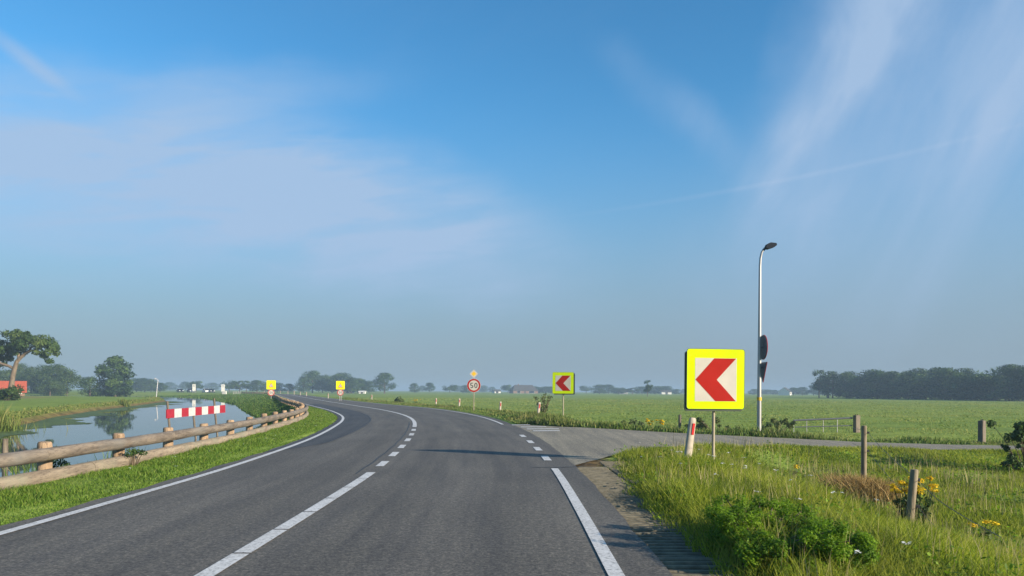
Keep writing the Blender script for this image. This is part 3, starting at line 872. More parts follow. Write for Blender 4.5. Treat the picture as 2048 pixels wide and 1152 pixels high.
# far canal bank fringe
y = 20 + 125 * rg.random(15000)**1.3
x = BANK_L(y) - 0.55 - np.abs(rg.normal(0, 0.8, len(y)))
hh = (0.05 + 0.14 * rg.random(len(y))) * (0.4 + clumpy(x, y))
blades('far_bank_grass', x, y, ground_z(x, y), hh, 0.012 + 0.0013 * y, rg, M['reed'], 'yellowish grass fringe on the far canal bank', lean=0.5)
# meadow tufts, right field
y = 24 + 170 * rg.random(120000)**1.6
x = A_RIGHT(y) + 3.0 + rg.random(len(y)) * (y * 0.95 + 6)
k = (y > s_far(x) + 0.8) & (x < 0.73 * y + 3)
x, y = x[k], y[k]
hh = (0.03 + 0.06 * rg.random(len(x))) * (0.5 + 0.9 * clumpy(x, y, 0.7, 0.3))
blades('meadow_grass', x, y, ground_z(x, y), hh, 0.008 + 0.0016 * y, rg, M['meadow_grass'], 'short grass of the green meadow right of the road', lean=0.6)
# rough verge strip right of the main road beyond the junction and along the side road
y = 31.5 + 95 * rg.random(52000)**1.4
t = 0.2 + 4.6 * rg.random(len(y))
x = A_RIGHT(y) + t * SEC(y)
k = (y > s_far(x) + 0.2)
x, y, t = x[k], y[k], t[k]
hh = (0.16 + 0.28 * rg.random(len(x))) * (0.45 + 0.9 * clumpy(x, y, 1.1, 0.4)) * np.interp(t, [0.2, 1.2, 3.5, 4.8], [0.2, 0.7, 1.1, 0.5]) * np.interp(y, [38, 50, 70], [1, 0.65, 0.6])
blades('roadside_weeds', x, y, ground_z(x, y), hh, 0.008 + 0.0014 * y, rg, M['weed_grass'], 'rough green and yellowing weeds along the right roadside beyond the junction', tpow=1.1)
x = 1.0 + 30 * rg.random(42000)**1.1
t = np.abs(rg.random(len(x))) * 4.2
y = s_far(x) + 0.1 + t
hh = (0.16 + 0.30 * rg.random(len(x))) * (0.4 + 0.9 * clumpy(x, y, 1.3, 0.5)) * np.interp(t, [0, 0.5, 2.5, 4.2], [0.25, 0.8, 1.1, 0.35]) * np.interp(x, [10, 13, 30], [1.15, 0.75, 0.5])
blades('side_road_weeds', x, y, ground_z(x, y), hh, 0.008 + 0.0012 * y, rg, M['weed_grass'], 'rough weeds along the far side of the side road', tpow=1.0)
# dead orange grass heap by the fence post
x = 6.62 + 0.24 * rg.normal(size=2600); y = 14.3 + 0.38 * rg.normal(size=2600)
blades('dead_grass', x, y, ground_z(x, y), 0.22 + 0.28 * rg.random(2600), np.full(2600, 0.018), rg, M['straw'], 'orange-brown dead grass around the leaning fence post', cat='dead grass', lean=0.9)

def grass_tuft(name, label, cx, cy, n, rad, h, w, mat, cat='reed', lean=0.35, z=None, seed=1):
    r2 = np.random.default_rng(seed)
    x = cx + rad * r2.normal(size=n) * 0.6; y = cy + rad * r2.normal(size=n) * 0.6
    zz = ground_z(x, y) if z is None else np.full(n, z)
    return blades(name, x, y, zz, h * (0.5 + 0.6 * r2.random(n)), np.full(n, w), r2, mat, label, cat, lean, kind=None)

grass_tuft('reed_clump', 'tall yellow-green reed clump at the left frame edge on the far bank', -25.6, 36.5, 900, 1.6, 1.25, 0.045, M['reed'], seed=2)
grass_tuft('reed_clump', 'small reed tuft at the far bank water edge below the dark round tree', -44.6, 86.5, 220, 0.5, 0.9, 0.07, M['reed'], seed=3)
grass_tuft('reed_clump', 'thin reed blades behind the rail, left of the second post', -10.2, 15.8, 26, 0.35, 0.9, 0.018, M['reed'], z=-0.7, seed=4, lean=0.6)
grass_tuft('reed_clump', 'thin reed blades in the water left of the first rail post', -10.0, 13.6, 20, 0.3, 1.05, 0.018, M['reed'], z=-0.7, seed=5, lean=0.6)
grass_tuft('reed_clump', 'low reed tuft seen between the logs near the third post', -9.9, 19.0, 60, 0.5, 0.65, 0.02, M['bank_grass'], z=-0.6, seed=6)
grass_tuft('reed_clump', 'low dark tuft below the upper log right of the first post', -9.4, 15.0, 80, 0.4, 0.6, 0.02, M['bank_grass'], z=-0.55, seed=7)

# small white flower heads: yarrow on the right, daisies on the left
def flower_spots(name, pts, r, label, mat, n_each=7, flat=0.35, seed=0, stems=True):
    rg_ = np.random.default_rng(seed)
    V, F, T = [], [], []
    for (x, y, z) in pts:
        for k in range(n_each):
            cx = x + rg_.normal() * r * 0.5; cy = y + rg_.normal() * r * 0.5; cz = z + rg_.normal() * r * flat * 0.4
            s = r * (0.22 + 0.2 * rg_.random()); b = len(V)
            for q in range(6):
                t = q * math.pi / 3 + rg_.random() * .2
                V.append((cx + s * math.cos(t), cy + s * math.sin(t), cz + rg_.normal() * s * 0.25))
            F.append(tuple(range(b, b + 6))); T += [rg_.random()] * 6
    me = fast_mesh(name, np.array(V), np.array(F), 6, np.array(T))
    return tag(link(name, me, mat), label, 'flowers', kind='stuff')
pts = []
random.seed(8)
for k in range(26):
    y = random.uniform(7.5, 17.5); x = random.uniform(2.3, 3.2 + y * 0.12)
    if y < float(s_near(x)) - 0.3: pts.append((x, y, float(ground_z(x, y)) + random.uniform(0.28, 0.42)))
pts += [(2.4, 5.2, 0.3), (2.9, 5.5, 0.3), (2.95, 13.8, .33), (3.05, 13.4, .33), (3.3, 12.6, .35), (3.1, 11.0, .36), (3.25, 10.4, .36)]
flower_spots('yarrow_flowers', pts, 0.036, 'white flat flower heads scattered in the near right verge', M['petal_white'], seed=1)
pts = []
for k in range(60):
    y = random.uniform(12, 46); f = random.uniform(0.1, 0.9)
    pts.append((float(A_LEFT(y) * (1 - f) + RAIL(y) * f), y, 0.11))
flower_spots('daisies', pts, 0.03, 'tiny pale flowers in the short grass of the left verge', M['petal_white'], n_each=4, seed=2)

# ------------------------------------------------------------------ log guard rail
def rail_points():
    ys = np.arange(1.0, 262, 0.05)
    xs = RAIL(ys)
    s = np.concatenate([[0], np.cumsum(np.hypot(np.diff(xs), np.diff(ys)))])
    return s, xs, ys
rs, rx, ry = rail_points()
rp = lambda s: (float(np.interp(s, rs, rx)), float(np.interp(s, rs, ry)))
rail = empty('guard_rail', (*rp(10), 0.0), 0, 'long timber guard rail of two stacked logs on short posts beside the canal', 'guard rail')
bpy.context.view_layer.update()
roff = Vector(rail.location)
def rail_child(name, me, m, loc, rz=0.0):
    o = link(name, me, m, rail)
    o.location = Vector(loc) - roff
    o.rotation_euler = (0, 0, rz)
    return o
# posts: three weathered variants of a squared round post
post_me = []
for k in range(3):
    mb = MB(); random.seed(40 + k)
    n = 12
    prof = [(-0.6, 0.105), (0.50, 0.102), (0.555, 0.098), (0.575, 0.082)]
    vs_, fs_ = [], []
    tilt = random.uniform(-0.02, 0.02)
    for z, r in prof:
        for q in range(n):
            t = 2 * math.pi * q / n
            rr = r * (1 + 0.03 * math.sin(3 * t + k))
            vs_.append((rr * math.cos(t), rr * math.sin(t), z + (tilt * math.cos(t) if z > 0.3 else 0)))
    for i in range(3):
        for q in range(n):
            fs_.append((i*n+q, i*n+(q+1) % n, (i+1)*n+(q+1) % n, (i+1)*n+q))
    fs_.append(tuple(range(3*n, 4*n)))
    mb.add(vs_, fs_)
    me = mb.mesh('post'); me.polygons.foreach_set('use_smooth', [True] * len(me.polygons)); me.set_sharp_from_angle(angle=R(45))
    post_me.append(me)
s0 = float(np.interp(11.3, ry, rs))
S_STEP = 2.32
s_list = [s0 + (k - 4) * S_STEP for k in range(118)]
s_list = [s for s in s_list if 0.5 < s < rs[-1] - 4]
for k, s in enumerate(s_list):
    x, y = rp(s); x2, y2 = rp(s + 0.3)
    nx, ny = -(y2 - y) / 0.3, (x2 - x) / 0.3
    random.seed(100 + k)
    rail_child('post', post_me[k % 3], M['post_wood'], (x + nx * 0.205, y + ny * 0.205, random.uniform(-0.02, 0.02)), random.uniform(0, 6.28))
def log_piece(sa, sb, z, r0, r1, seed):
    random.seed(seed)
    mb = MB()
    xa, ya = rp(sa); 
    pts, rad = [], []
    N = 8
    for i in range(N + 1):
        s = sa + (sb - sa) * i / N
        x, y = rp(s)
        pts.append((x - xa, y - ya, random.uniform(-0.006, 0.006)))
        rad.append((r0 + (r1 - r0) * i / N) * random.uniform(0.97, 1.03))
    mb.tube(pts, rad, 12)
    me = mb.mesh('log'); me.polygons.foreach_set('use_smooth', [True] * len(me.polygons)); me.set_sharp_from_angle(angle=R(50))
    return me, (xa, ya, z)
k = 0
s = s_list[0] - 0.4
while s < s_list[-1]:
    e = min(s + 2 * S_STEP, s_list[-1] + 0.4)
    flip = k % 2
    me, loc = log_piece(s, e - 0.015, 0.43, 0.096 + 0.008 * flip, 0.104 - 0.008 * flip, 500 + k)
    rail_child('upper_log', me, M['log'], loc)
    me, loc = log_piece(s + S_STEP * 0.55, min(e + S_STEP * 0.55, s_list[-1] + 0.4) - 0.015, 0.105, 0.108 + 0.006 * flip, 0.114 - 0.006 * flip, 800 + k)
    rail_child('lower_log', me, M['log_low'], loc)
    s = e; k += 1

# ------------------------------------------------------------------ signs
def rrect(x0, x1, z0, z1, r, n=5):
    pts = []
    for cx, cz, a0 in ((x1 - r, z0 + r, -90), (x1 - r, z1 - r, 0), (x0 + r, z1 - r, 90), (x0 + r, z0 + r, 180)):
        for i in range(n + 1):
            t = R(a0 + 90 * i / n)
            pts.append((cx + r * math.cos(t), cz + r * math.sin(t)))
    return pts
def circ(cx, cz, r, n=40):
    return [(cx + r * math.cos(2 * math.pi * i / n), cz + r * math.sin(2 * math.pi * i / n)) for i in range(n)]
def stroke(mb, pts, w, y0, y1):
    for (x0, z0), (x1, z1) in zip(pts[:-1], pts[1:]):
        d = math.hypot(x1 - x0, z1 - z0); ux, uz = (x1 - x0) / d, (z1 - z0) / d
        nx, nz = -uz * w / 2, ux * w / 2; e = w * 0.12
        mb.prism([(x0 - ux*e + nx, z0 - uz*e + nz), (x0 - ux*e - nx, z0 - uz*e - nz), (x1 + ux*e - nx, z1 + uz*e - nz), (x1 + ux*e + nx, z1 + uz*e + nz)], y0, y1)
def digits_50(parent, cz, hgt, y_face, m):
    """the number 50, cap height hgt, centred at cz"""
    w = hgt * 0.155; hw = hgt * 0.30; gap = hgt * 0.09
    yf0, yf1 = y_face - 0.004, y_face - 0.002
    mb = MB()
    cx = gap + hw
    n = 36
    outer = [(cx + (hw) * math.cos(2*math.pi*i/n), cz + hgt/2 * math.sin(2*math.pi*i/n)) for i in range(n)]
    inner = [(cx + (hw - w) * math.cos(2*math.pi*i/n), cz + (hgt/2 - w * 0.85) * math.sin(2*math.pi*i/n)) for i in range(n)]
    mb.ring_prism(outer, inner, yf0, yf1)
    mb.build('digit', m, parent)
    mb = MB()
    cx = -gap - hw
    t, b = cz + hgt/2, cz - hgt/2
    hh = w / 2
    mb.prism([(cx - hw*0.78, t), (cx + hw*0.85, t), (cx + hw*0.85, t - w*0.9), (cx - hw*0.78, t - w*0.9)], yf0, yf1)
    mb.prism([(cx - hw*0.82, t - w*0.88), (cx - hw*0.82 + w*0.95, t - w*0.88), (cx - hw*0.84 + w*0.9, cz + hgt*0.02), (cx - hw*0.92, cz + hgt*0.02)], yf0 - 0.0002, yf1)
    rc = hgt * 0.30
    zc = b + rc
    arc_o, arc_i = [], []
    for i in range(25):
        a = R(135 - i * (135 + 152) / 24)
        arc_o.append((cx + hw * 1.0 * math.cos(a), zc + rc * math.sin(a)))
        arc_i.append((cx + (hw - w) * math.cos(a), zc + (rc - w * 0.9) * math.sin(a)))
    for i in range(24):
        mb.prism([arc_o[i], arc_o[i+1], arc_i[i+1], arc_i[i]], yf0 - 0.0004, yf1)
    mb.build('digit', m, parent)

def chevron_sign(label, loc, rz, size, zc, back_dx, back_dz, lean=0.0):
    t = empty('chevron_sign', loc, rz, label, 'road sign', 'chevron boards on the outside of the bend')
    t.rotation_euler = (0, lean, rz)
    h = size / 2
    MB().tube([(0, 0.09, -0.5), (0, 0.09, zc + h * 0.8)], 0.03, 12).build('pole', M['pole'], t, True)
    mb = MB(); mb.prism(rrect(-h + back_dx, h + back_dx, zc - h + back_dz, zc + h + back_dz, 0.05), 0.012, 0.062)
    mb.build('backing_box', M['sign_box'], t)
    MB().prism(rrect(-h, h, zc - h, zc + h, 0.05), -0.008, 0.010).build('yellow_panel', M['fluo'], t)
    MB().ring_prism(rrect(-h - 0.006, h + 0.006, zc - h - 0.006, zc + h + 0.006, 0.054), rrect(-h + 0.001, h - 0.001, zc - h + 0.001, zc + h - 0.001, 0.049), -0.0095, 0.008).build('rim', M['sign_box'], t)
    i = size * 0.362
    zi = zc - size * 0.012
    MB().prism([(-i, zi - i), (i, zi - i), (i, zi + i), (-i, zi + i)], -0.011, -0.007).build('white_panel', M['sign_white'], t)
    u = lambda a, b: (-i + 2 * i * a, zi - i + 2 * i * b)
    # two quads of one chevron, kept in one mesh
    mb = MB()
    mb.prism([u(0.01, .5), u(.52, .5), u(.985, .995), u(.46, .995)], -0.014, -0.010)
    mb.prism([u(0.01, .5), u(.49, .005), u(.985, .005), u(.52, .5)], -0.014, -0.010)
    mb.build('chevron', M['sign_red'], t)
    MB().box(-0.05, 0.16, 0.063, 0.12, zc - h - 0.035, zc - h + 0.02).build('bracket', M['pole'], t)
    return t

chevron_sign('large yellow chevron sign with red arrow, near, on the right verge', (3.93, 14.5, float(ground_z(3.93, 14.5))), R(7), 1.155, 1.655 - float(ground_z(3.93, 14.5)), -0.028, -0.045, lean=R(0.2))
chevron_sign('smaller distant yellow chevron sign with red arrow beyond the junction', (2.62, 38.5, float(ground_z(2.62, 38.5))), R(-13) * -1 * -1, 1.09, 1.83 - float(ground_z(2.62, 38.5)) , 0.06, -0.05)

def speed_sign():
    x, y = -2.65, 52.0
    z0 = float(ground_z(x, y))
    t = empty('speed_limit_sign', (x, y, z0), R(-3), 'round red-bordered 50 speed sign with a yellow diamond sign on top', 'road sign')
    c = 1.77 - z0; r = 0.475
    MB().tube([(0, 0.05, -0.4), (0, 0.05, c + r + 0.45)], 0.03, 12).build('pole', M['pole'], t, True)
    d = MB().prism(circ(0, c, r), 0, 0.015).build('speed_disc', M['sign_white'], t)
    MB().ring_prism(circ(0, c, r * 0.965), circ(0, c, r * 0.74), -0.004, 0.0).build('red_ring', M['sign_red'], d)
    digits_50(d, c, 0.37, 0.0, M['sign_black'])
    c2 = c + r + 0.33; q = 0.295
    di = MB().prism([(0, c2 - q), (q, c2), (0, c2 + q), (-q, c2)], 0, 0.015).build('diamond_panel', M['sign_white'], t)
    q *= 0.58
    MB().prism([(0, c2 - q), (q, c2), (0, c2 + q), (-q, c2)], -0.004, 0.0).build('yellow_diamond', M['sign_amber'], di)
speed_sign()

def bend_sign(label, x, y, rz, size, zc, poles):
    z0 = float(ground_z(x, y))
    t = empty('bend_warning_sign', (x, y, z0), rz, label, 'road sign', 'yellow warning boards before the bend')
    zc -= z0
    h = size / 2
    r = size * 0.38
    zr = zc - h - r * 0.98
    for px in poles:
        MB().tube([(px, 0.05, -0.4), (px, 0.05, zc)], 0.04, 10).build('pole', M['alu'], t, True)
    MB().prism(rrect(-h, h, zc - h, zc + h, 0.06), 0, 0.02).build('yellow_panel', M['fluo_far'], t)
    MB().prism(rrect(-h - 0.015, h + 0.03, zc - h - 0.01, zc + h + 0.03, 0.06), 0.021, 0.035).build('backing_box', M['sign_box'], t)
    q = size * 0.30
    zt = zc - size * 0.06
    tri = lambda k: [(-q * k, zt - q * 0.75 * k), (q * k, zt - q * 0.75 * k), (0, zt + q * 1.05 * k)]
    MB().prism(tri(1.0), -0.004, 0.0).build('red_triangle', M['sign_red'], t)
    w = MB().prism(tri(0.68), -0.008, -0.004).build('white_triangle', M['sign_white'], t)
    mb = MB(); stroke(mb, [(0.0, zt - q * 0.36), (0.0, zt - q * 0.05), (-q * 0.16, zt + q * 0.12)], q * 0.12, -0.011, -0.008)
    mb.build('bend_symbol', M['sign_black'], w)
    d = MB().prism(circ(0, zr, r, 32), 0, 0.015).build('speed_disc', M['sign_white'], t)
    MB().ring_prism(circ(0, zr, r * 0.97, 32), circ(0, zr, r * 0.74, 32), -0.004, 0.0).build('red_ring', M['sign_red'], d)
    digits_50(d, zr, r * 0.72, 0.0, M['sign_black'])
bend_sign('yellow bend warning board with speed disc, left of the road behind the log rail', -33.4, 104.0, R(15), 1.22, 2.05, (0.0,))
bend_sign('yellow bend warning board with speed disc, right of the far road by the field', -22.2, 97.0, R(10), 1.08, 2.02, (-0.09, 0.10))

# ------------------------------------------------------------------ delineator posts
def delineator():
    t = empty('delineator_post')
    mb = MB()
    prof = [(-0.4, 0.084, 0.06), (0.0, 0.082, 0.058), (0.82, 0.076, 0.053), (0.885, 0.070, 0.048), (0.91, 0.05, 0.034)]
    n = 14
    vs_ = [(a * math.cos(2*math.pi*q/n), b * math.sin(2*math.pi*q/n), z) for z, a, b in prof for q in range(n)]
    fs_ = [(i*n+q, i*n+(q+1) % n, (i+1)*n+(q+1) % n, (i+1)*n+q) for i in range(4) for q in range(n)] + [tuple(range(4*n, 5*n))]
    mb.add(vs_, fs_)
    mb.build('post_body', M['delineator'], t, True)
    MB().box(-0.018, 0.030, -0.064, -0.045, 0.58, 0.80).build('red_reflector', M['reflector_red'], t)
    return t
proto = delineator()
DEL = [
    (3.40, 14.55, 0.14, 1.0, 'near white marker post with red reflector, leaning beside the large chevron sign'),
    (1.40, 40.5, 0.10, 1.0, 'white marker post with red reflector just left of the smaller chevron sign'),
    (-0.85, 53.0, 0.05, 1.0, 'white marker post with red reflector right of the 50 sign'),
    (-4.4, 62.5, 0.03, 1.0, 'white marker post with red reflector directly left of the 50 sign'),
    (-7.1, 70.0, 0.03, 1.0, 'white marker post with red reflector, second one left of the 50 sign'),
    (-18.7, 100.0, 0.0, 1.0, 'white marker post standing alone right of the far yellow bend board'),
    (-30.4, 124.0, 0.02, 1.0, 'white marker post just left of the right-hand yellow bend board'),
    (-45.5, 166.0, 0.0, 1.1, 'tiny white marker post on the far road left of the right yellow board'),
    (-52.5, 186.0, 0.0, 1.1, 'tiny white marker post on the far road, below the big hazy tree group'),
    (-61.0, 210.0, 0.0, 1.3, 'tiny white marker post on the far bend left of the big tree group'),
    (-70.5, 236.0, 0.0, 1.2, 'tiny white marker post on the far bend, second right of the left yellow board'),
    (-77.5, 251.0, 0.0, 1.2, 'tiny white marker post on the far bend, first right of the left yellow board'),
    (-87.5, 265.0, 0.0, 1.2, 'tiny white marker post on the far bend just left of the left yellow board'),
]
for k, (x, y, lean, s, lab) in enumerate(DEL):
    o = proto if k == 0 else copy_tree(proto)
    tx, ty = x, y
    o.location = (tx, ty, float(ground_z(tx, ty)) - (0.02 if k else 0.0))
    o.rotation_euler = (0, lean, R(18) if k < 5 else 0)
    o.scale = (s, s, s)
    tag(o, lab, 'marker post', 'white marker posts along the bend')

# ------------------------------------------------------------------ red and white canal board
A, B = Vector((-13.45, 29.2, 0.0)), Vector((-13.35, 34.9, 0.0))
bt = empty('canal_barrier_board', (*((A + B) / 2).xy, -0.7), 0, 'striped red and white warning board on three posts standing in the canal', 'barrier board')
o_ = Vector(bt.location)
d_ = (B - A); Ls = d_.length; d_.normalize(); nrm = Vector((d_.y, -d_.x, 0))
zb0, zb1 = 0.25, 0.60
zl_ = lambda f: 0.07 * f
N9 = 9
for k in range(N9):
    fa, fb_ = k / N9, (k + 1) / N9 - 0.0015
    a0, a1 = A + d_ * Ls * fa - o_, A + d_ * Ls * fb_ - o_
    n0 = nrm * 0.02
    q = [a0 - n0, a1 - n0, a1 + n0, a0 + n0]
    zz = [zl_(fa), zl_(fb_), zl_(fb_), zl_(fa)]
    mb = MB().add([(p_.x, p_.y, zb0 + h_ + 0.7) for p_, h_ in zip(q, zz)] + [(p_.x, p_.y, zb1 + h_ + 0.7) for p_, h_ in zip(q, zz)],
                  [(3, 2, 1, 0), (4, 5, 6, 7), (0, 1, 5, 4), (1, 2, 6, 5), (2, 3, 7, 6), (3, 0, 4, 7)])
    mb.build('red_panel' if k % 2 == 0 else 'white_panel', M['board_red'] if k % 2 == 0 else M['board_white'], bt)
for f, top in ((0.06, 0.92), (0.45, 0.60), (0.84, 0.98)):
    p_ = A + d_ * Ls * f - o_ - nrm * 0.075
    MB().tube([(p_.x + 0.17, p_.y, -0.65), (p_.x, p_.y, 0.95), (p_.x - 0.06, p_.y, top + 0.7)], 0.045, 10).build('post', M['old_wood'], bt, True)
t = empty('mooring_post', (-14.6, 21.6, -0.7), 0, 'short dark wooden post standing in the canal at the left frame edge', 'post')
MB().tube([(0, 0, -0.6), (0.01, 0, 0.3), (0.02, 0, 0.62)], [0.08, 0.08, 0.075], 10).build('shaft', M['old_wood'], t, True)
MB().tube([(0.02, 0, 0.622), (0.02, 0, 0.64)], [0.082, 0.07], 10).build('cap', M['old_wood'], t, True)

# ------------------------------------------------------------------ street lamp with two signs
LX, LY = 10.22, 31.0
lz = float(ground_z(LX, LY))
lp = empty('street_lamp', (LX, LY, lz), 0, 'tall slim metal street lamp with dark head beside the side road', 'street lamp')
H = 7.35 - lz
MB().tube([(0, 0, -0.4), (0, 0, 1.2), (0.0, 0, H - 0.75), (0.015, 0, H - 0.42), (0.07, 0, H - 0.16), (0.17, 0, H)], [0.092, 0.09, 0.052, 0.05, 0.048, 0.045], 14).build('pole', M['alu'], lp, True)
mb = MB()
mb.tube([(0.12, 0, H - 0.08), (0.24, 0, H + 0.04), (0.34, 0, H + 0.12)], [0.05, 0.055, 0.06], 10)
mb.prism([(0.20, H + 0.03), (0.32, H - 0.03), (0.56, H + 0.05), (0.66, H + 0.13), (0.63, H + 0.21), (0.40, H + 0.235), (0.26, H + 0.17)], -0.13, 0.13)
mb.build('lamp_head', M['lamp_head'], lp)
MB().tube([(0, 0, 1.66), (0, 0, 1.80)], 0.098, 14).build('yellow_band', M['band_yellow'], lp, True)
MB().box(-0.022, 0.022, -0.012, 0.012, 0.0, 0.0001) if False else None
# signs fixed to the lamp, facing the side road (seen nearly edge-on from behind)
rs_ = empty('round_prohibition_sign', (LX + 0.15, LY, lz), R(90), 'round sign seen almost edge-on, dark back and red rim, high on the street lamp', 'road sign')
zc = 3.27 - lz
MB().prism(circ(0, zc, 0.50), 0.0, 0.02).build('back_plate', M['sign_back'], rs_)
MB().prism(circ(0, zc, 0.485), -0.002, -0.0005).build('white_face', M['sign_white'], rs_)
MB().ring_prism(circ(0, zc, 0.512), circ(0, zc, 0.40), -0.022, -0.003).build('red_rim', M['sign_red'], rs_)
MB().box(-0.05, 0.05, 0.021, 0.14, zc - 0.03, zc + 0.03).build('clamp', M['sign_back'], rs_)
ts_ = empty('give_way_sign', (LX + 0.15, LY, lz), R(90), 'inverted triangle sign seen almost edge-on below the round one on the lamp', 'road sign')
tri = lambda k, c=2.37: [(-0.47 * k, c + 0.27 * k - lz), (0.47 * k, c + 0.27 * k - lz), (0, c - 0.54 * k - lz)]
MB().prism(tri(1.0)[::-1], 0.0, 0.02).build('back_plate', M['sign_back'], ts_)
MB().ring_prism(tri(1.03), tri(0.68), -0.022, -0.003).build('red_rim', M['sign_red'], ts_)
MB().prism(tri(0.97), -0.0025, -0.001).build('white_face', M['sign_white'], ts_)
MB().box(-0.05, 0.05, 0.021, 0.14, 2.40 - lz, 2.46 - lz).build('clamp', M['sign_back'], ts_)

def small_lamp(label, x, y, h, lean, arm):
    z0 = float(ground_z(x, y))
    t = empty('street_lamp', (x, y, z0), 0, label, 'street lamp')
    MB().tube([(0, 0, -0.4), (lean * 0.5, 0, h * 0.5), (lean, 0, h - 0.15), (lean - 0.1, 0, h), (lean + arm, 0, h + 0.1)], [0.085, 0.075, 0.06, 0.055, 0.05], 10).build('pole', M['board_white'], t, True)
    MB().prism([(lean + arm * 0.9, h + 0.02), (lean + arm * 1.5, h + 0.08), (lean + arm * 1.45, h + 0.25), (lean + arm * 0.9, h + 0.22)], -0.14, 0.14).build('lamp_head', M['board_white'], t)
small_lamp('small pale street lamp leaning right at the far canal corner', -71.5, 150.5, 4.7, 0.45, -0.45)

# ------------------------------------------------------------------ gate, sleeper posts, wire fence
def sleeper(label, x, y, w, h, rz, seed):
    random.seed(seed)
    z0 = float(ground_z(x, y))
    t = empty('sleeper_post', (x, y, z0), rz, label, 'gate post')
    mb = MB(); mb.box(-w/2, w/2, -0.09, 0.09, -0.4, h, 0.018)
    mb.build('timber', M['old_wood'], t)
    for sx in (-0.25, 0.22):
        MB().tube([(w * sx, 0.0, h - 0.01), (w * sx, 0, h + 0.045)], 0.02, 8).build('bolt', M['black_plastic'], t)
    return t
sleeper('grey timber gate post at the right end of the low metal gate', 17.15, 37.3, 0.36, 0.86, R(32), 1)
sleeper('dark weathered timber gate post standing alone right of the gate', 17.3, 27.6, 0.31, 0.98, R(40), 2)
gx0, gx1, gy = 14.0, 16.93, 37.3
gz = float(ground_z(15.5, gy))
gt = empty('field_gate', (gx0, gy, gz), 0, 'low galvanised tubular field gate in weeds beside its timber post', 'gate')
g_top0, g_top1 = 0.02 - gz, 0.16 - gz
MB().tube([(0, 0, g_top0), (gx1 - gx0, 0, g_top1)], 0.045, 10).build('top_bar', M['sign_back'], gt, True)
MB().tube([(0.1, 0, g_top0 - 0.33), (gx1 - gx0, 0, g_top1 - 0.38)], 0.025, 8).build('lower_bar', M['sign_back'], gt, True)
for f in (0.0, 0.22, 0.5, 0.74):
    xx = (gx1 - gx0) * f + 0.02
    MB().tube([(xx, 0.0, -0.05), (xx, 0.0, g_top0 + (g_top1 - g_top0) * f - 0.04)], 0.018, 8).build('upright', M['alu'], gt, True)

wf = empty('wire_fence', (5.45, 10.2, 0), 0, 'wire fence on round weathered posts crossing the rough grass by the ragwort', 'fence')
fo = Vector(wf.location)
FP = [(5.45, 10.2, 0.82, 0.03), (6.95, 14.8, 1.36, 0.0)]
for k, (x, y, h, ln) in enumerate(FP):
    z0 = float(ground_z(x, y))
    mb = MB().tube([(x - fo.x - 0.07 * (k == 0), y - fo.y, z0 - 0.4), (x - fo.x, y - fo.y, z0 + h * 0.6), (x - fo.x + ln, y - fo.y, z0 + h - 0.02), (x - fo.x + ln, y - fo.y, z0 + h)], [0.055, 0.053, 0.052, 0.044], 12)
    po = mb.build('post', M['fence_wood'], wf, True)
    for zz in (0.14, 0.50):
        MB().box(x - fo.x + 0.045, x - fo.x + 0.10, y - fo.y - 0.02, y - fo.y + 0.02, z0 + h - zz - 0.02, z0 + h - zz + 0.02).build('insulator', M['black_plastic'], po)
for zz in (0.14, 0.50):
    (xa, ya, ha, _), (xb, yb, hb, _) = FP
    za, zb_ = float(ground_z(xa, ya)) + ha - zz, float(ground_z(xb, yb)) + hb - zz
    pts = []
    for i in range(-6, 13):
        f = i / 8
        pts.append((xa + (xb - xa) * f - fo.x + 0.08, ya + (yb - ya) * f - fo.y, za + (zb_ - za) * min(max(f, -.2), 1.1) - 0.05 * math.sin(math.pi * (f % 1))))
    MB().tube(pts, 0.004, 5).build('wire', M['wire'], wf)
def dark_post(label, x, y, h):
    z0 = float(ground_z(x, y))
    t = empty('fence_post', (x, y, z0), 0, label, 'post')
    MB().tube([(0, 0, -0.4), (0.01, 0, h - 0.02), (0.01, 0, h)], [0.07, 0.065, 0.055], 10).build('shaft', M['old_wood'], t, True)
    MB().box(0.05, 0.10, -0.02, 0.02, h - 0.2, h - 0.15).build('insulator', M['black_plastic'], t)
dark_post('slim dark field post in weeds behind the near marker post', 7.45, 33.3, 1.0)

# ------------------------------------------------------------------ foliage makers
def leaf_cloud(clumps, n, leaf, seed, flat=0.8, up=0.35, gap=0.55):
    """clumps (x,y,z,r) -> numpy mesh data of small leaf faces with a tint per leaf"""
    r_ = np.random.default_rng(seed)
    C = np.array(clumps, float)
    wgt = C[:, 3]**2; wgt /= wgt.sum()
    idx = r_.choice(len(C), n, p=wgt)
    d = r_.normal(size=(n, 3)); d /= np.linalg.norm(d, axis=1)[:, None]
    rad = C[idx, 3] * (gap + (1 - gap) * r_.random(n)**0.6) * (0.9 + 0.25 * np.sin(d[:, 0] * 5 + idx) * np.sin(d[:, 2] * 6 + idx * 2))
    P = C[idx, :3] + d * rad[:, None] * np.array([1, 1, flat])
    nrm = d + np.array([0, 0, up]) + r_.normal(size=(n, 3)) * 0.55
    nrm /= np.linalg.norm(nrm, axis=1)[:, None]
    a = np.cross(nrm, r_.normal(size=(n, 3))); a /= np.linalg.norm(a, axis=1)[:, None]
    b = np.cross(nrm, a)
    s = leaf * (0.55 + 0.9 * r_.random(n))[:, None]
    V = np.stack([P - a * s, P - b * s * 0.6, P + a * s, P + b * s * 0.6], 1).reshape(-1, 3)
    ct = r_.random(len(C))
    t = np.clip(0.62 * ct[idx] + 0.30 * r_.random(n) + 0.04, 0, 1)
    return V, np.arange(4 * n).reshape(n, 4), np.repeat(t, 4)

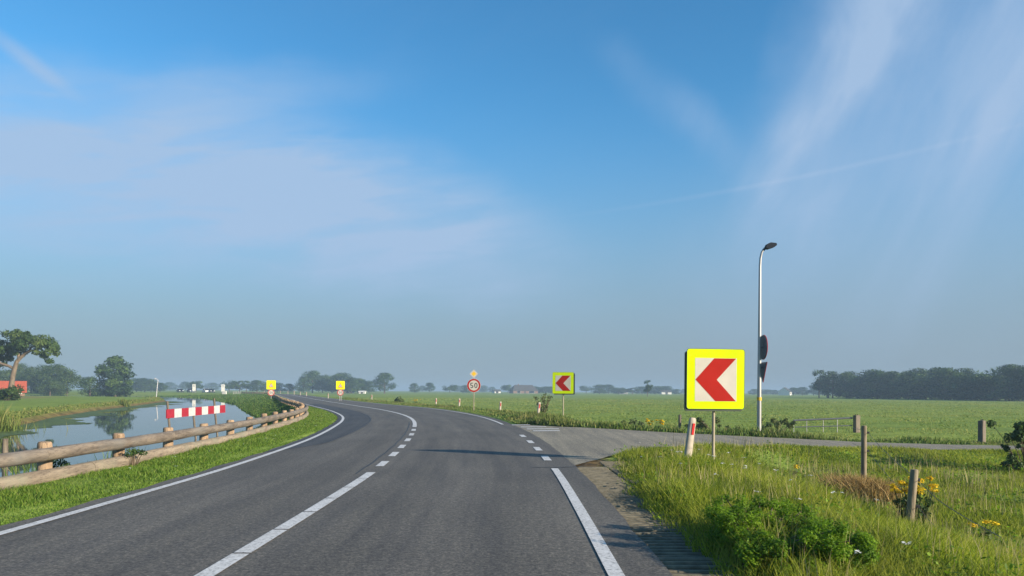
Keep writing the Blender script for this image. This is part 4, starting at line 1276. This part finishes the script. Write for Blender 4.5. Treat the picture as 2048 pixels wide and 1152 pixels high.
def dome_clumps(seed, w, h, z0, n, top=1.0, rmin=0.15, rmax=0.26, depth=1.0, skirt=0.6):
    """clumps filling a domed crown of width w between z0 and z0+h"""
    r_ = random.Random(seed)
    out = []
    for k in range(n):
        f = r_.random()
        prof = (skirt + (1 - skirt) * math.sin(min(1, f / 0.45) * math.pi / 2)) * (1.0 if f < 0.45 else math.cos((f - 0.45) / 0.55 * math.pi / 2 * 0.86 * top))
        a = r_.random() * 2 * math.pi
        rr = w / 2 * prof * (0.45 + 0.5 * math.sqrt(r_.random()))
        cr = w * r_.uniform(rmin, rmax)
        rr = max(0, rr - cr * 0.35)
        z = z0 + f * h
        z = min(max(z, z0 + cr * 0.6), z0 + h - cr * 0.7)
        out.append((rr * math.cos(a), rr * math.sin(a) * depth, z, cr))
    out.append((0, 0, z0 + h * 0.45, w * 0.24))
    return out

def trunk_mb(h_tr, r0, limbs, seed, lean=(0, 0)):
    r_ = random.Random(seed)
    mb = MB()
    top = (lean[0], lean[1], h_tr)
    mb.tube([(0, 0, -0.3), (0, 0, 0.1), (lean[0] * .3 + r_.uniform(-.1, .1), lean[1] * .3, h_tr * .4), (lean[0] * .7, lean[1] * .7, h_tr * .75), top], [r0 * 1.5, r0 * 1.15, r0, r0 * .8, r0 * .55], 9)
    for (x, y, z) in limbs:
        f = r_.uniform(0.55, 0.95)
        st = Vector((lean[0] * f, lean[1] * f, h_tr * f))
        en = Vector((x, y, z))
        mid = (st + en) / 2 + Vector((0, 0, (en - st).length * 0.08))
        mb.tube([st, mid, en], [r0 * .45, r0 * .3, r0 * .08], 6)
    return mb

class TreeKind:
    def __init__(self, seed, w, h, z0, n_cl, n_leaf, leaf, mat, r0=0.22, lean=(0, 0), top=1.0, skirt=0.6, clumps=None, bark='bark', rmin=.15, rmax=.26, depth=1.0):
        cl_ = clumps or dome_clumps(seed, w, h - z0, z0, n_cl, top, rmin, rmax, depth, skirt)
        V, F, T = leaf_cloud(cl_, n_leaf, leaf, seed)
        self.crown = fast_mesh('crown', V, F, 4, T)
        self.crown.materials.append(M[mat])
        r_ = random.Random(seed + 5)
        lim = [c[:3] for c in r_.sample(cl_, min(6, len(cl_)))]
        self.trunk = trunk_mb(max(z0 + (h - z0) * 0.55, 1.2), r0, lim, seed, lean).mesh('trunk')
        self.trunk.materials.append(M[bark])
        self.h = h; self.w = w
    def place(self, name, x, y, h, w=None, rz=0.0, label='', cat='tree', group=None):
        s = h / self.h
        sw = (w / self.w) if w else s
        t = empty(name, (x, y, float(ground_z(x, y)) - 0.05), rz, label, cat, group)
        t.scale = (sw, sw, s)
        link('trunk', self.trunk, None, t); link('crown', self.crown, None, t)
        return t

K = {
    'round': TreeKind(21, 9.0, 10.0, 0.9, 34, 3800, 0.24, 'leaf_tree', skirt=0.75, top=0.95),
    'round2': TreeKind(22, 8.4, 10.0, 1.4, 30, 3600, 0.24, 'leaf_tree', skirt=0.7),
    'broad': TreeKind(23, 13.0, 10.0, 0.8, 40, 4600, 0.26, 'leaf_tree', top=0.85),
    'tall': TreeKind(24, 5.6, 11.0, 2.4, 22, 2800, 0.22, 'leaf_tree', top=1.05, skirt=0.7),
    'wind': TreeKind(25, 10.0, 8.0, 2.4, 22, 2600, 0.24, 'leaf_tree', lean=(0.9, 0), top=0.75, skirt=0.5, rmin=.13, rmax=.2),
    'wood': TreeKind(26, 10.0, 10.0, 0.5, 30, 4600, 0.27, 'leaf_tree', skirt=0.95, top=0.85),
    'wood2': TreeKind(27, 9.0, 10.0, 0.4, 26, 4600, 0.27, 'leaf_tree', skirt=0.95, top=0.95),
    'gappy': TreeKind(28, 8.0, 10.0, 2.8, 16, 2200, 0.24, 'leaf_tree', top=0.9, rmin=.13, rmax=.2),
}
def hx(px, d): return (px - 1024 + ROLL * 0) * d / F_PX

# the leaning oak beside the red roofed barn
D = 118.0
sc_ = D / F_PX
cl_ = []
for (px, py, r) in [(20, 680, 17), (44, 676, 17), (66, 680, 17), (84, 686, 15), (99, 694, 13), (106, 706, 9), (94, 712, 8), (100, 722, 7), (58, 690, 13), (30, 694, 14), (10, 700, 13),
                    (-4, 690, 18), (-14, 708, 18), (-8, 726, 13), (8, 716, 9), (32, 706, 9), (74, 704, 8), (40, 668, 12), (16, 668, 9), (-30, 690, 20), (-28, 716, 15), (78, 712, 5), (-40, 700, 16), (46, 698, 8)]:
    for q in range(2):
        random.seed(int(px * 7 + py + q))
        cl_.append(((px - 22) * sc_ + random.uniform(-.2, .2), random.uniform(-2.4, 2.4), (796 - py) * sc_, r * sc_ * random.uniform(.9, 1.15)))
V, F, T = leaf_cloud(cl_, 15000, 0.17, 77, gap=0.45)
ox = hx(22, D)
oak = empty('leaning_oak', (ox, D, float(ground_z(ox, D))), 0, 'big oak with bare forked trunk and spreading crown at the left edge', 'tree')
link('crown', fast_mesh('crown', V, F, 4, T), M['leaf_oak'], oak)
mb = MB()
P = lambda px, py, yy=0: ((px - 22) * sc_, yy, (796 - py) * sc_)
mb.tube([P(20, 800), P(22, 778), P(25, 755), P(29, 736)], [0.50, 0.42, 0.36, 0.34], 10)
mb.tube([P(29, 738), P(33, 724), P(40, 716), P(52, 706), P(62, 701), P(76, 699)], [0.33, 0.30, 0.28, 0.22, 0.18, 0.08], 9)
mb.tube([P(28, 738), P(16, 732), P(2, 728), P(-14, 722)], [0.27, 0.22, 0.19, 0.10], 8)
mb.tube([P(37, 718), P(36, 704), P(38, 684)], [0.24, 0.18, 0.06], 8)
mb.tube([P(52, 706), P(60, 690, 1), P(66, 680, 1)], [0.14, 0.1, 0.04], 7)
mb.tube([P(2, 728), P(-4, 710, -1), P(-8, 694, -1)], [0.14, 0.1, 0.04], 7)
mb.build('trunk', M['bark_light'], oak, True)

KM = {
    'mid_dark': TreeKind(31, 9.0, 12.0, 0.6, 52, 13000, 0.22, 'leaf_tree', top=0.92, skirt=0.55, rmin=.12, rmax=.2),
    'mid_low': TreeKind(32, 8.0, 7.0, 0.3, 30, 4200, 0.18, 'leaf_tree', top=0.9, skirt=0.8),
    'mid_wood': TreeKind(33, 10.0, 10.0, 0.3, 40, 5500, 0.21, 'leaf_oak', top=0.9, skirt=0.8),
}
def tpl(kind, px, d, h, w=None, rz=0.0, label='', group=None, name='broadleaf_tree', src=K):
    return src[kind].place(name, hx(px, d), d, h, w, rz, label, 'tree', group)
def hgt(ytop, px, d):
    hy = HORIZON + ROLL * (px - 1024)
    return CAM_H + 0.2 + (hy - ytop) * d / F_PX
G1 = 'trees on the left bank'
tpl('mid_dark', 231, 215, hgt(703, 231, 215), 11.2, 0.4, 'large dark round tree standing alone left of the canal lamp', G1, src=KM)
tpl('mid_low', 180, 212, hgt(744, 180, 212), 8.0, 1.4, 'low dark tree touching the left side of the large round tree', G1, src=KM)
for k, (px, d, yt, w, lab) in enumerate([
    (62, 262, 733, 10, 'grey-green tree right behind the red roofed barn'), (88, 255, 729, 11, 'grey-green tree in the middle of the clump behind the leaning oak'),
    (112, 250, 727, 12, 'tallest grey-green tree of the clump right of the barn'), (134, 246, 737, 10, 'rightmost grey-green tree of the clump right of the barn'),
    (44, 275, 727, 8, 'tall hazy tree seen just right of the oak trunk'), (22, 268, 740, 11, 'hazy tree behind the barn roof'), (-6, 262, 738, 12, 'hazy tree cut by the left frame edge'),
    (100, 236, 752, 8, 'low light green tree in front of the clump right of the barn')]):
    tpl('mid_wood', px, d, hgt(yt, px, d), w, k * 1.1, lab, 'tree clump behind the barn', src=KM)
for k, (px, yt, w, lab) in enumerate([
    (255, 760, 12, 'hazy tree right of the large round tree'), (273, 755, 13, 'first round hazy tree of the pair left of the canal lamp'), (289, 755, 13, 'second round hazy tree of the pair left of the canal lamp'),
    (302, 757, 9, 'hazy tree directly left of the canal lamp'), (320, 764, 9, 'faint hazy tree directly right of the canal lamp')]):
    d = 430
    tpl('round' if k % 2 else 'round2', px, d, hgt(yt, px, d), w, k * .7, lab, 'hazy trees by the canal lamp')
FAR = [
    (340, 764, 800, 'round', 16, 'faint tree far behind, left of the first dark car'), (371, 763, 760, 'round2', 15, 'faint round tree behind the parked dark cars'),
    (392, 761, 470, 'wind', 13, 'wind-bent tree just above the left white notice board'), (424, 765, 820, 'round', 17, 'faint tree between the two white notice boards'),
    (459, 759, 430, 'wind', 12, 'wind-bent tree just right of the right white notice board'), (479, 759, 430, 'tall', 6.5, 'slim upright tree, first right of the wind-bent one'),
    (493, 761, 450, 'gappy', 8, 'loose tree left of the left yellow board, between slim and round tree'), (514, 759, 430, 'round2', 12, 'round tree nearest to the left of the left yellow board'),
    (531, 766, 520, 'round', 7, 'small tree half hidden by the left yellow board'), (555, 765, 450, 'round', 9, 'small round tree directly right of the left yellow board'), (578, 766, 440, 'round2', 8, 'small round tree with bare stem left of the big tree group'),
    (607, 752, 435, 'round', 10, 'leftmost tree of the big hazy group by the far bend'), (625, 740, 440, 'round2', 15, 'tallest tree of the big hazy group by the far bend'), (645, 750, 450, 'round', 12, 'third tree of the big hazy group by the far bend'),
    (664, 748, 440, 'broad', 14, 'fourth tree of the big hazy group, behind the right yellow board'), (684, 744, 430, 'round', 15, 'tree of the big hazy group right above the yellow board'), (702, 753, 420, 'round2', 11, 'tree of the big hazy group right of the yellow board'),
    (716, 755, 430, 'round', 10, 'low tree near the right end of the big hazy group'), (726, 756, 440, 'tall', 6, 'slim tree at the right part of the big hazy group'), (738, 761, 450, 'round', 10, 'rightmost low tree of the big hazy group'),
    (769, 744, 430, 'round2', 13.5, 'dense round tree standing alone right of the big hazy group'),
    (829, 766, 520, 'round', 8, 'small round tree, first right of the lone dense tree'), (845, 771, 900, 'round2', 12, 'faint tree between two small round trees left of the 50 sign'), (859, 765, 560, 'round2', 9, 'small round tree, second right of the lone dense tree'),
    (900, 768, 520, 'wind', 12, 'flat-topped small tree left of the 50 sign'), (916, 771, 900, 'round', 14, 'faint tree close behind the flat-topped one'), (932, 769, 560, 'round', 9, 'small tree just left of the 50 disc'),
    (966, 770, 900, 'broad', 17, 'faint broad tree right of the 50 disc'), (985, 773, 900, 'round', 10, 'faint low tree left of the white farm shed'),
    (1016, 768, 600, 'wind', 14, 'dark spreading tree left of the farmhouse roof'), (1036, 770, 620, 'round', 12, 'tree at the left gable of the farmhouse'), (1060, 771, 640, 'broad', 18, 'tree behind the right end of the farmhouse'),
    (1078, 773, 620, 'round', 12, 'first low tree right of the farmhouse'), (1092, 772, 620, 'round2', 12, 'second low tree right of the farmhouse'), (1104, 772, 600, 'round', 10, 'low tree half behind the smaller chevron sign'),
    (1172, 770, 700, 'wind', 15, 'small tree alone right of the smaller chevron sign'), (1199, 768, 560, 'round', 14, 'left tree of the hazy pair right of the smaller chevron sign'), (1217, 768, 600, 'round2', 13, 'right tree of the hazy pair right of the smaller chevron sign'),
    (1237, 774, 560, 'broad', 13, 'low tree left of the small hedge houses'), (1265, 774, 560, 'tall', 10, 'pointed tree left of the tall lone meadow tree'),
    (1284, 772, 620, 'round', 16, 'hazy tree behind the left side of the tall lone meadow tree'), (1310, 771, 600, 'broad', 22, 'broad hazy tree right of the tall lone meadow tree'), (1332, 771, 600, 'round', 16, 'round hazy tree near the left edge of the large chevron sign'),
    (1353, 777, 600, 'round', 7, 'tiny tree nearest the left edge of the large chevron sign'), (1367, 777, 900, 'round', 9, 'tiny faint tree touching the large chevron sign'),
    (1508, 777, 640, 'round', 10, 'hazy low tree just left of the street lamp pole'), (1532, 778, 700, 'broad', 16, 'hazy low tree just right of the street lamp pole'), (1551, 779, 700, 'round', 10, 'hazy low tree left of the far white house'),
    (1587, 774, 560, 'round2', 10, 'left tree of the hazy trio left of the wood'), (1605, 773, 560, 'round', 11, 'middle tree of the hazy trio left of the wood'), (1627, 769, 540, 'round2', 12, 'right tree of the hazy trio left of the wood'), (1645, 772, 540, 'round', 12, 'hazy tree at the left tip of the wood'),
]
for k, (px, yt, d, kind, w, lab) in enumerate(FAR):
    if False: pass
    tpl(kind, px, d, hgt(yt, px, d), w, (k * 0.9) % 6.28, lab, 'hazy trees on the horizon')
tpl('gappy', 1295, 300, hgt(758, 1295, 300), 4.6, 0.3, 'taller lone tree with bare stem standing in the meadow', None, name='meadow_tree')

# the dense wood at the right
rw = random.Random(4)
WL = []
for k in range(26):
    f = k / 25
    WL.append((116 + f * 28 + rw.uniform(-1.5, 1.5), 283 - f * 115 + rw.uniform(-2, 2), f))
for k, (x, y, f) in enumerate(WL):
    base = np.interp(f, [0, 0.06, 0.14, 0.3, 0.55, 0.8, 1], [9.4, 9.0, 9.2, 9.2, 9.2, 8.6, 8.0])
    px = 1024 + x / y * F_PX
    n = k + 1
    end = {1: '1st', 2: '2nd', 3: '3rd'}.get(n, '%dth' % n)
    kind = 'gappy' if k in (0, 1) else ('wood', 'wood2', 'round')[k % 3]
    if px > 2130: continue
    K[kind].place('wood_edge_tree', x, y, base * rw.choice((0.84, 0.95, 1.02, 1.12)) * rw.uniform(0.96, 1.04), rw.uniform(8.5, 11.5) if k else 7.5, rw.uniform(0, 6.28), 'tree in the front row of the dark wood, %s counted from its left end' % end, 'tree', 'front row of the dark wood')
for row, (dx, dy) in enumerate(((9, 3), (19, 6))):
    for k in range(15):
        f = k / 14
        x, y = 120 + f * 28 + dx + rw.uniform(-2, 2), 283 - f * 115 + dy + rw.uniform(-3, 3)
        if 1024 + x / y * F_PX > 2150: continue
        K['wood' if (k + row) % 2 else 'round'].place('wood_tree', x, y, rw.choice((7.6, 8.8, 10.2, 10.9)) * np.interp(f, [0, 1], [1, .9]), rw.uniform(9, 12), rw.uniform(0, 6.28), 'tree inside the dark wood, hidden behind its front row', 'tree', 'inner trees of the dark wood')

# ------------------------------------------------------------------ bushes and wild plants
def bush(name, label, x, y, clumps, n, leaf, mat, seed, stems=True, cat='bush', group=None, flat=0.85, up=0.3, gap=0.35):
    t = empty(name, (x, y, float(ground_z(x, y))), 0, label, cat, group)
    V, F, T = leaf_cloud(clumps, n, leaf, seed, flat, up, gap)
    link('foliage', fast_mesh('foliage', V, F, 4, T), M[mat], t)
    if stems:
        mb = MB()
        for c in clumps:
            mb.tube([(c[0] * .15, c[1] * .15, -0.05), (c[0] * .6, c[1] * .6, c[2] * .6), c[:3]], [0.012, 0.009, 0.004], 5)
        mb.build('stems', M['bark'], t)
    return t
r_ = random.Random(9)
def blob(n, rx, ry, h, r0, r1, z0=0.1):
    return [(r_.uniform(-rx, rx), r_.uniform(-ry, ry), r_.uniform(z0, h), r_.uniform(r0, r1)) for _ in range(n)]
# bright feathery shrub right next to the pavers
feath = [(r_.uniform(-.38, .60), r_.uniform(-.95, .75), r_.uniform(.04, .36) * (1 - 0.25 * abs(k_ % 7 - 3) / 3), r_.uniform(.055, .12)) for k_ in range(190)]
bush('feathery_shrub', 'bright green feathery shrub spilling over the pavers on the near right', 2.20, 6.55, feath, 60000, 0.0115, 'leaf_bush', 5, up=0.9, flat=0.9, gap=0.25)
bush('broadleaf_bush', 'leafy dark bush at the right frame edge beside the side road', 13.3, 19.3, blob(44, 0.70, 0.6, 1.2, 0.09, 0.20, 0.15), 3800, 0.042, 'leaf_dark', 6)
bush('hedge_shrub', 'loose ragged shrub right behind the large chevron sign pole', 9.1, 32.8, blob(16, 0.9, 0.5, 0.85, 0.10, 0.2), 1300, 0.045, 'leaf_scrub', 7)
bush('hedge_shrub', 'low ragged shrub left of the street lamp foot', 8.15, 33.5, blob(12, 0.6, 0.4, 0.6, 0.09, 0.17), 900, 0.045, 'leaf_scrub', 8)
bush('hedge_shrub', 'brownish dry shrub right of the street lamp foot', 11.55, 33.6, blob(14, 0.8, 0.5, 0.75, 0.09, 0.18), 1000, 0.045, 'leaf_scrub', 9)
bush('hedge_shrub', 'loose shrub left of the low metal gate', 12.9, 36.4, blob(12, 0.7, 0.5, 0.6, 0.09, 0.18), 800, 0.045, 'leaf_scrub', 10)
bush('hedge_shrub', 'slanting grey-green shrub left of the yellow ragwort clump', 5.3, 33.0, blob(7, 0.45, 0.4, 0.65, 0.14, 0.24), 1000, 0.05, 'leaf_scrub', 11)
bush('roadside_shrub', 'small round shrub on the roadside left of the first marker posts', -14.3, 95.0, blob(8, 0.6, 0.5, 1.0, 0.25, 0.45), 1000, 0.1, 'leaf_scrub', 12)
bush('bank_bush', 'round dark bush at the left frame edge in front of the oak', -61.9, 92.0, blob(16, 1.1, 1.0, 1.3, 0.5, 0.9, 0.4), 3600, 0.11, 'leaf_dark', 13)
for k, (x, y, lab) in enumerate([(-7.35, 12.3, 'small weed growing against the lower log below the first rail post'), (-6.75, 13.4, 'small weed on the lower log between first and second rail post'), (-9.2, 16.2, 'dark weed seen between the logs left of the second post'), (-9.3, 20.6, 'dark weed seen between the logs left of the fourth post')]):
    bush('rail_weed', lab, x, y, blob(6, 0.14, 0.14, 0.26, 0.06, 0.11, .08), 260, 0.022, 'leaf_dark', 20 + k, cat='weed')
# twiggy sapling left of the far chevron sign
def sapling(label, x, y, h, seed, n=16):
    rr = random.Random(seed)
    t = empty('twiggy_sapling', (x, y, float(ground_z(x, y))), 0, label, 'sapling')
    mb = MB(); cl = []
    for k in range(n):
        a = rr.uniform(0, 6.28); l = h * rr.uniform(.55, 1)
        sp = rr.uniform(.1, .42) * h
        e = (sp * math.cos(a), sp * math.sin(a), l)
        mb.tube([(0, 0, -.05), (e[0] * .35, e[1] * .35, l * .5), e], [0.02, 0.014, 0.006], 5)
        for q in (0.5, 0.7, 0.9, 1.0):
            cl.append((e[0] * q * .9, e[1] * q * .9, l * q, 0.13))
    mb.build('branches', M['bark'], t)
    V, F, T = leaf_cloud(cl, 520, 0.045, seed, gap=0.1)
    link('leaves', fast_mesh('leaves', V, F, 4, T), M['leaf_scrub'], t)
sapling('twiggy bare sapling between the marker post and the smaller chevron sign', 1.8, 42.0, 1.5, 3)

def ragwort(label, x, y, h, n_st, spread, seed, hide=0.0):
    rr = random.Random(seed)
    t = empty('ragwort', (x, y, float(ground_z(x, y))), 0, label, 'wildflower', 'yellow ragwort clumps')
    mb = MB(); lc = []; fl = []
    for k in range(n_st):
        a = rr.uniform(0, 6.28); sp = spread * math.sqrt(rr.random())
        e = (sp * math.cos(a), sp * math.sin(a), h * rr.uniform(.75, 1.05))
        mb.tube([(e[0] * .4, e[1] * .4, -.05), (e[0] * .7, e[1] * .7, e[2] * .5), e], [0.008, 0.006, 0.004], 5)
        fl.append((*e, 0.085))
        lc += [(e[0] * .6, e[1] * .6, e[2] * .35, 0.07), (e[0] * .75, e[1] * .75, e[2] * .6, 0.06)]
    mb.build('stems', M['bank_grass'], t)
    V, F, T = leaf_cloud(lc, 30 * n_st, 0.028, seed); link('leaves', fast_mesh('leaves', V, F, 4, T), M['leaf_dark'], t)
    V, F, T = leaf_cloud(fl, 46 * n_st, 0.019 if y < 20 else 0.032, seed + 1, flat=0.35, up=1.5, gap=0.1); link('flowers', fast_mesh('flowers', V, F, 4, T), M['petal_yellow'], t)
ragwort('yellow flowering ragwort clump right behind the nearer fence post', 5.85, 10.9, 0.66, 26, 0.36, 1)
ragwort('yellow flowering ragwort clump in the weeds left of the near marker post', 6.35, 33.5, 0.75, 16, 0.42, 2)
ragwort('single low ragwort flower in grass right of the large chevron pole', 6.3, 16.6, 0.45, 2, 0.01, 3)
ragwort('small ragwort right of the nearer fence post in the dip', 6.15, 9.9, 0.28, 3, 0.22, 5)
ragwort('yellowish ragwort clump on the far roadside by the small round shrub', -11.7, 92.0, 0.9, 12, 0.6, 6)

# ------------------------------------------------------------------ buildings
def house(name, label, x, y, w, dpt, wall_h, roof_h, rz, wall, roof, openings, hip=0.0, cat='house', chimney=None):
    z0 = float(ground_z(x, y))
    t = empty(name, (x, y, z0 - 0.1), rz, label, cat)
    hw, hd = w / 2, dpt / 2
    mb = MB()
    mb.add([(-hw, -hd, 0), (hw, -hd, 0), (hw, hd, 0), (-hw, hd, 0), (-hw, -hd, wall_h), (hw, -hd, wall_h), (hw, hd, wall_h), (-hw, hd, wall_h), (-hw, 0, wall_h + roof_h * (1 - hip)), (hw, 0, wall_h + roof_h * (1 - hip))],
           [(0, 1, 5, 4), (2, 3, 7, 6), (1, 2, 6, 9, 5), (3, 0, 4, 8, 7)])
    mb.build('wall', wall, t)
    ov = 0.35; hi = hip * dpt * 0.5
    k = wall_h - ov * roof_h / hd
    mb = MB()
    a = [(-hw - ov, -hd - ov, k), (hw + ov, -hd - ov, k), (hw + ov, hd + ov, k), (-hw - ov, hd + ov, k), (-hw - ov + hi, 0, wall_h + roof_h), (hw + ov - hi, 0, wall_h + roof_h)]
    up_ = [(p[0], p[1], p[2] + 0.16) for p in a]
    mb.add(a + up_, [(0, 1, 5, 4), (2, 3, 4, 5), (6, 7, 11, 10), (8, 9, 10, 11), (0, 6, 7, 1), (2, 8, 9, 3), (1, 7, 11, 5), (2, 8, 11, 5), (0, 6, 10, 4), (3, 9, 10, 4)] + ([(1, 2, 5), (7, 8, 11), (3, 0, 4), (9, 6, 10)] if hip else []))
    ro = mb.build('roof', roof, t)
    if chimney:
        MB().box(chimney - .35, chimney + .35, -.35, .35, wall_h + roof_h * .8, wall_h + roof_h + .9).build('chimney', M['wall_brick'], ro)
    for kind, x0, x1, za, zb in openings:
        wdw = MB().box(x0, x1, -hd - 0.05, -hd - 0.005, za, zb).build(kind, M['wall_white'] if kind == 'window' else M['thatch'], t)
        if kind == 'window':
            MB().box(x0 + .1, x1 - .1, -hd - 0.07, -hd - 0.052, za + .1, zb - .1).build('pane', M['glass_dark'], wdw)
    return t
house('red_roof_barn', 'small barn with bright red tiled roof behind the leaning oak', hx(24, 150), 150, 4.3, 5.0, 1.0, 1.9, R(33), M['wall_brick'], M['tile_red'], [('door', -1.8, -0.9, 0, 1.15), ('window', 0.8, 1.7, 0.5, 1.1)], cat='barn')
house('farmhouse', 'low farmhouse with broad dark roof and white gable between trees on the horizon', hx(1047, 560), 560, 19, 12, 2.4, 4.0, R(14), M['wall_brick'], M['thatch'], [('window', -6.5, -3.8, .3, 2.2), ('window', 2.5, 6.8, .3, 2.2), ('door', -1, .2, 0, 2.1)], hip=0.5, chimney=-4, cat='farmhouse')
house('farm_shed', 'small white shed left of the dark-roofed farmhouse', hx(993, 580), 580, 5, 6, 1.8, 1.2, R(20), M['wall_white'], M['thatch'], [('door', -1.5, 0.5, 0, 2.3)], cat='shed')
house('white_house', 'tiny white house with dark roof left of the hazy tree trio', hx(1570, 540), 540, 8, 8, 2.6, 3.0, R(60), M['wall_white'], M['thatch'], [('window', -2.5, -1, .8, 2.0), ('door', .5, 1.5, 0, 2.1)])
house('white_shed', 'low white shed among trees right of the lone meadow tree', hx(1331, 590), 590, 8, 6, 2.0, 1.2, R(5), M['wall_white'], M['thatch'], [('door', -1, 1, 0, 1.8)], cat='shed')
house('white_cottage', 'tiny white cottage left of the lone meadow tree', hx(1246, 570), 570, 7, 6, 1.9, 1.9, R(-5), M['wall_white'], M['thatch'], [('window', -2, -.8, .6, 1.6)], cat='cottage')
house('long_white_shed', 'low long white shed under the right part of the big hazy tree group', hx(725, 405), 405, 3.2, 3, 1.1, 0.4, 0, M['wall_white'], M['wall_white'], [('door', -.5, .5, 0, 1.0)], cat='shed')
house('hidden_farmhouse', 'pale farm building glimpsed between trunks of the big hazy tree group', hx(700, 440), 440, 5, 5, 1.6, 1.4, R(10), M['wall_white'], M['thatch'], [('window', -2, -.8, .6, 1.6), ('door', .5, 1.5, 0, 1.8)], cat='farmhouse')

# ------------------------------------------------------------------ cars on the far road
def car(label, x, y, rz, paint, tall=1.0):
    t = empty('car', (x, y, 0.02), rz, label, 'car', 'cars on the far road')
    # side profile along local x, nose at +x
    prof = [(-2.1, .35), (-2.15, .75), (-1.95, .95), (-1.25, 1.0), (-.75, 1.42 * tall), (.35, 1.45 * tall), (1.05, 1.0), (1.95, .86), (2.15, .62), (2.12, .32)]
    MB().prism(prof, -.86, .86).build('body', paint, t)
    MB().prism([(-1.12, 1.02), (-.72, 1.36 * tall), (.30, 1.39 * tall), (.90, 1.02)], -.875, .875).build('side_window', M['glass_dark'], t)
    MB().add([(.42, -.74, 1.42 * tall), (.42, .74, 1.42 * tall), (1.04, .78, 1.03), (1.04, -.78, 1.03), (.46, -.74, 1.44 * tall), (.46, .74, 1.44 * tall), (1.08, .78, 1.05), (1.08, -.78, 1.05)], [(0, 1, 2, 3), (4, 5, 6, 7), (0, 1, 5, 4), (1, 2, 6, 5), (2, 3, 7, 6), (3, 0, 4, 7)]).build('windscreen', M['glass_dark'], t)
    for sx in (-1.3, 1.35):
        for sy in (-.8, .8):
            w = MB().tube([(sx, sy - .1, .32), (sx, sy + .1, .32)], .32, 14).build('wheel', M['tyre'], t)
            MB().tube([(sx, sy - .115, .32), (sx, sy + .115, .32)], .19, 12).build('rim', M['alu'], w)
    for sy in (-.6, .6):
        MB().box(2.02, 2.19, sy - .2, sy + .2, .62, .82).build('headlight', M['head_lamp'], t)
    return t
def on_road(px):
    ys = np.arange(236, 340, .25); xx = CEN(ys) / ys * F_PX + 1024
    y = float(np.interp(-px, -xx, ys)); return y
for px, off, pm_, lab, tl in [(360, -2, 'car_black', 'tiny black car with bright front, leftmost on the far road', 1.0), (381, 2, 'car_grey', 'tiny dark car partly behind the left white notice board', 1.15), (422, 2, 'car_black', 'tiny black car midway between the two notice boards', 1.0), (412, -2.5, 'car_white', 'tiny white car just left of the middle black car', 1.1)]:
    y = on_road(px) + off * 0.5
    x = (px - 1024) * y / F_PX
    car(lab, x, y, R(-52), M[pm_], tl)
def notice(label, px, d, w, h, zc):
    x = hx(px, d); z0 = float(ground_z(x, d))
    t = empty('notice_board', (x, d, z0), R(8), label, 'notice board', 'white notice boards by the far road')
    for sx in (-.3, .3):
        MB().tube([(sx * w, .06, -.3), (sx * w, .06, zc + h * .4)], .05, 8).build('post', M['alu'], t, True)
    MB().prism(rrect(-w/2, w/2, zc - h/2, zc + h/2, .05), 0, .03).build('panel', M['wall_white'], t)
    for k in range(3):
        MB().prism(rrect(-w*.32, w*.32, zc + h*(.12 + .12*k) - .05, zc + h*(.12 + .12*k) + .03, .02), -.004, -.001).build('text_line', M['sign_back'], t)
notice('tall narrow white notice board, the left one by the far road', 388, 247, 1.05, 2.1, 2.0)
notice('tall narrow white notice board, the right one by the far road', 446, 236, 1.05, 2.2, 1.9)
t = empty('electrical_cabinet', (hx(449, 233), 233, float(ground_z(hx(449, 233), 233))), 0, 'small white roadside cabinet at the foot of the right notice board', 'cabinet')
MB().box(-.6, .6, -.25, .25, 0, .95, .04).build('housing', M['wall_white'], t)
MB().box(-.5, .5, -.262, -.252, .12, .85).build('door', M['board_white'], t)
for k in range(5):
    d = 222; px = 467 + 3.2 * k
    x = hx(px, d)
    t = empty('bank_stake', (x, d, float(ground_z(x, d))), 0, 'thin white stake, %s from the left of the row on the far bank' % ['first', 'second', 'third', 'fourth', 'fifth'][k], 'stake', 'row of white stakes on the far bank')
    MB().tube([(0, 0, -.3), (0, 0, .80), (0, 0, .88)], [.06, .055, .03], 8).build('shaft', M['board_white'], t, True)
    MB().tube([(0, 0, .60), (0, 0, .70)], .062, 8).build('band', M['board_red'], t, True)

# ------------------------------------------------------------------ morning haze
hb = MB().box(-3300, 3300, -420, 3300, -2.5, 14.0)
hz = hb.build('haze', None)
tag(hz, 'thin pale morning haze lying over the fields', 'haze', kind='stuff')
hm = bpy.data.materials.new('haze'); hm.use_nodes = True
ht = hm.node_tree; ht.nodes.clear()
pv = ht.nodes.new('ShaderNodeVolumePrincipled')
pv.inputs['Color'].default_value = (0.40, 0.56, 0.72, 1)
pv.inputs['Density'].default_value = 0.00085
pv.inputs['Anisotropy'].default_value = 0.0
ho = ht.nodes.new('ShaderNodeOutputMaterial'); ht.links.new(pv.outputs[0], ho.inputs['Volume'])
hz.data.materials.append(hm)
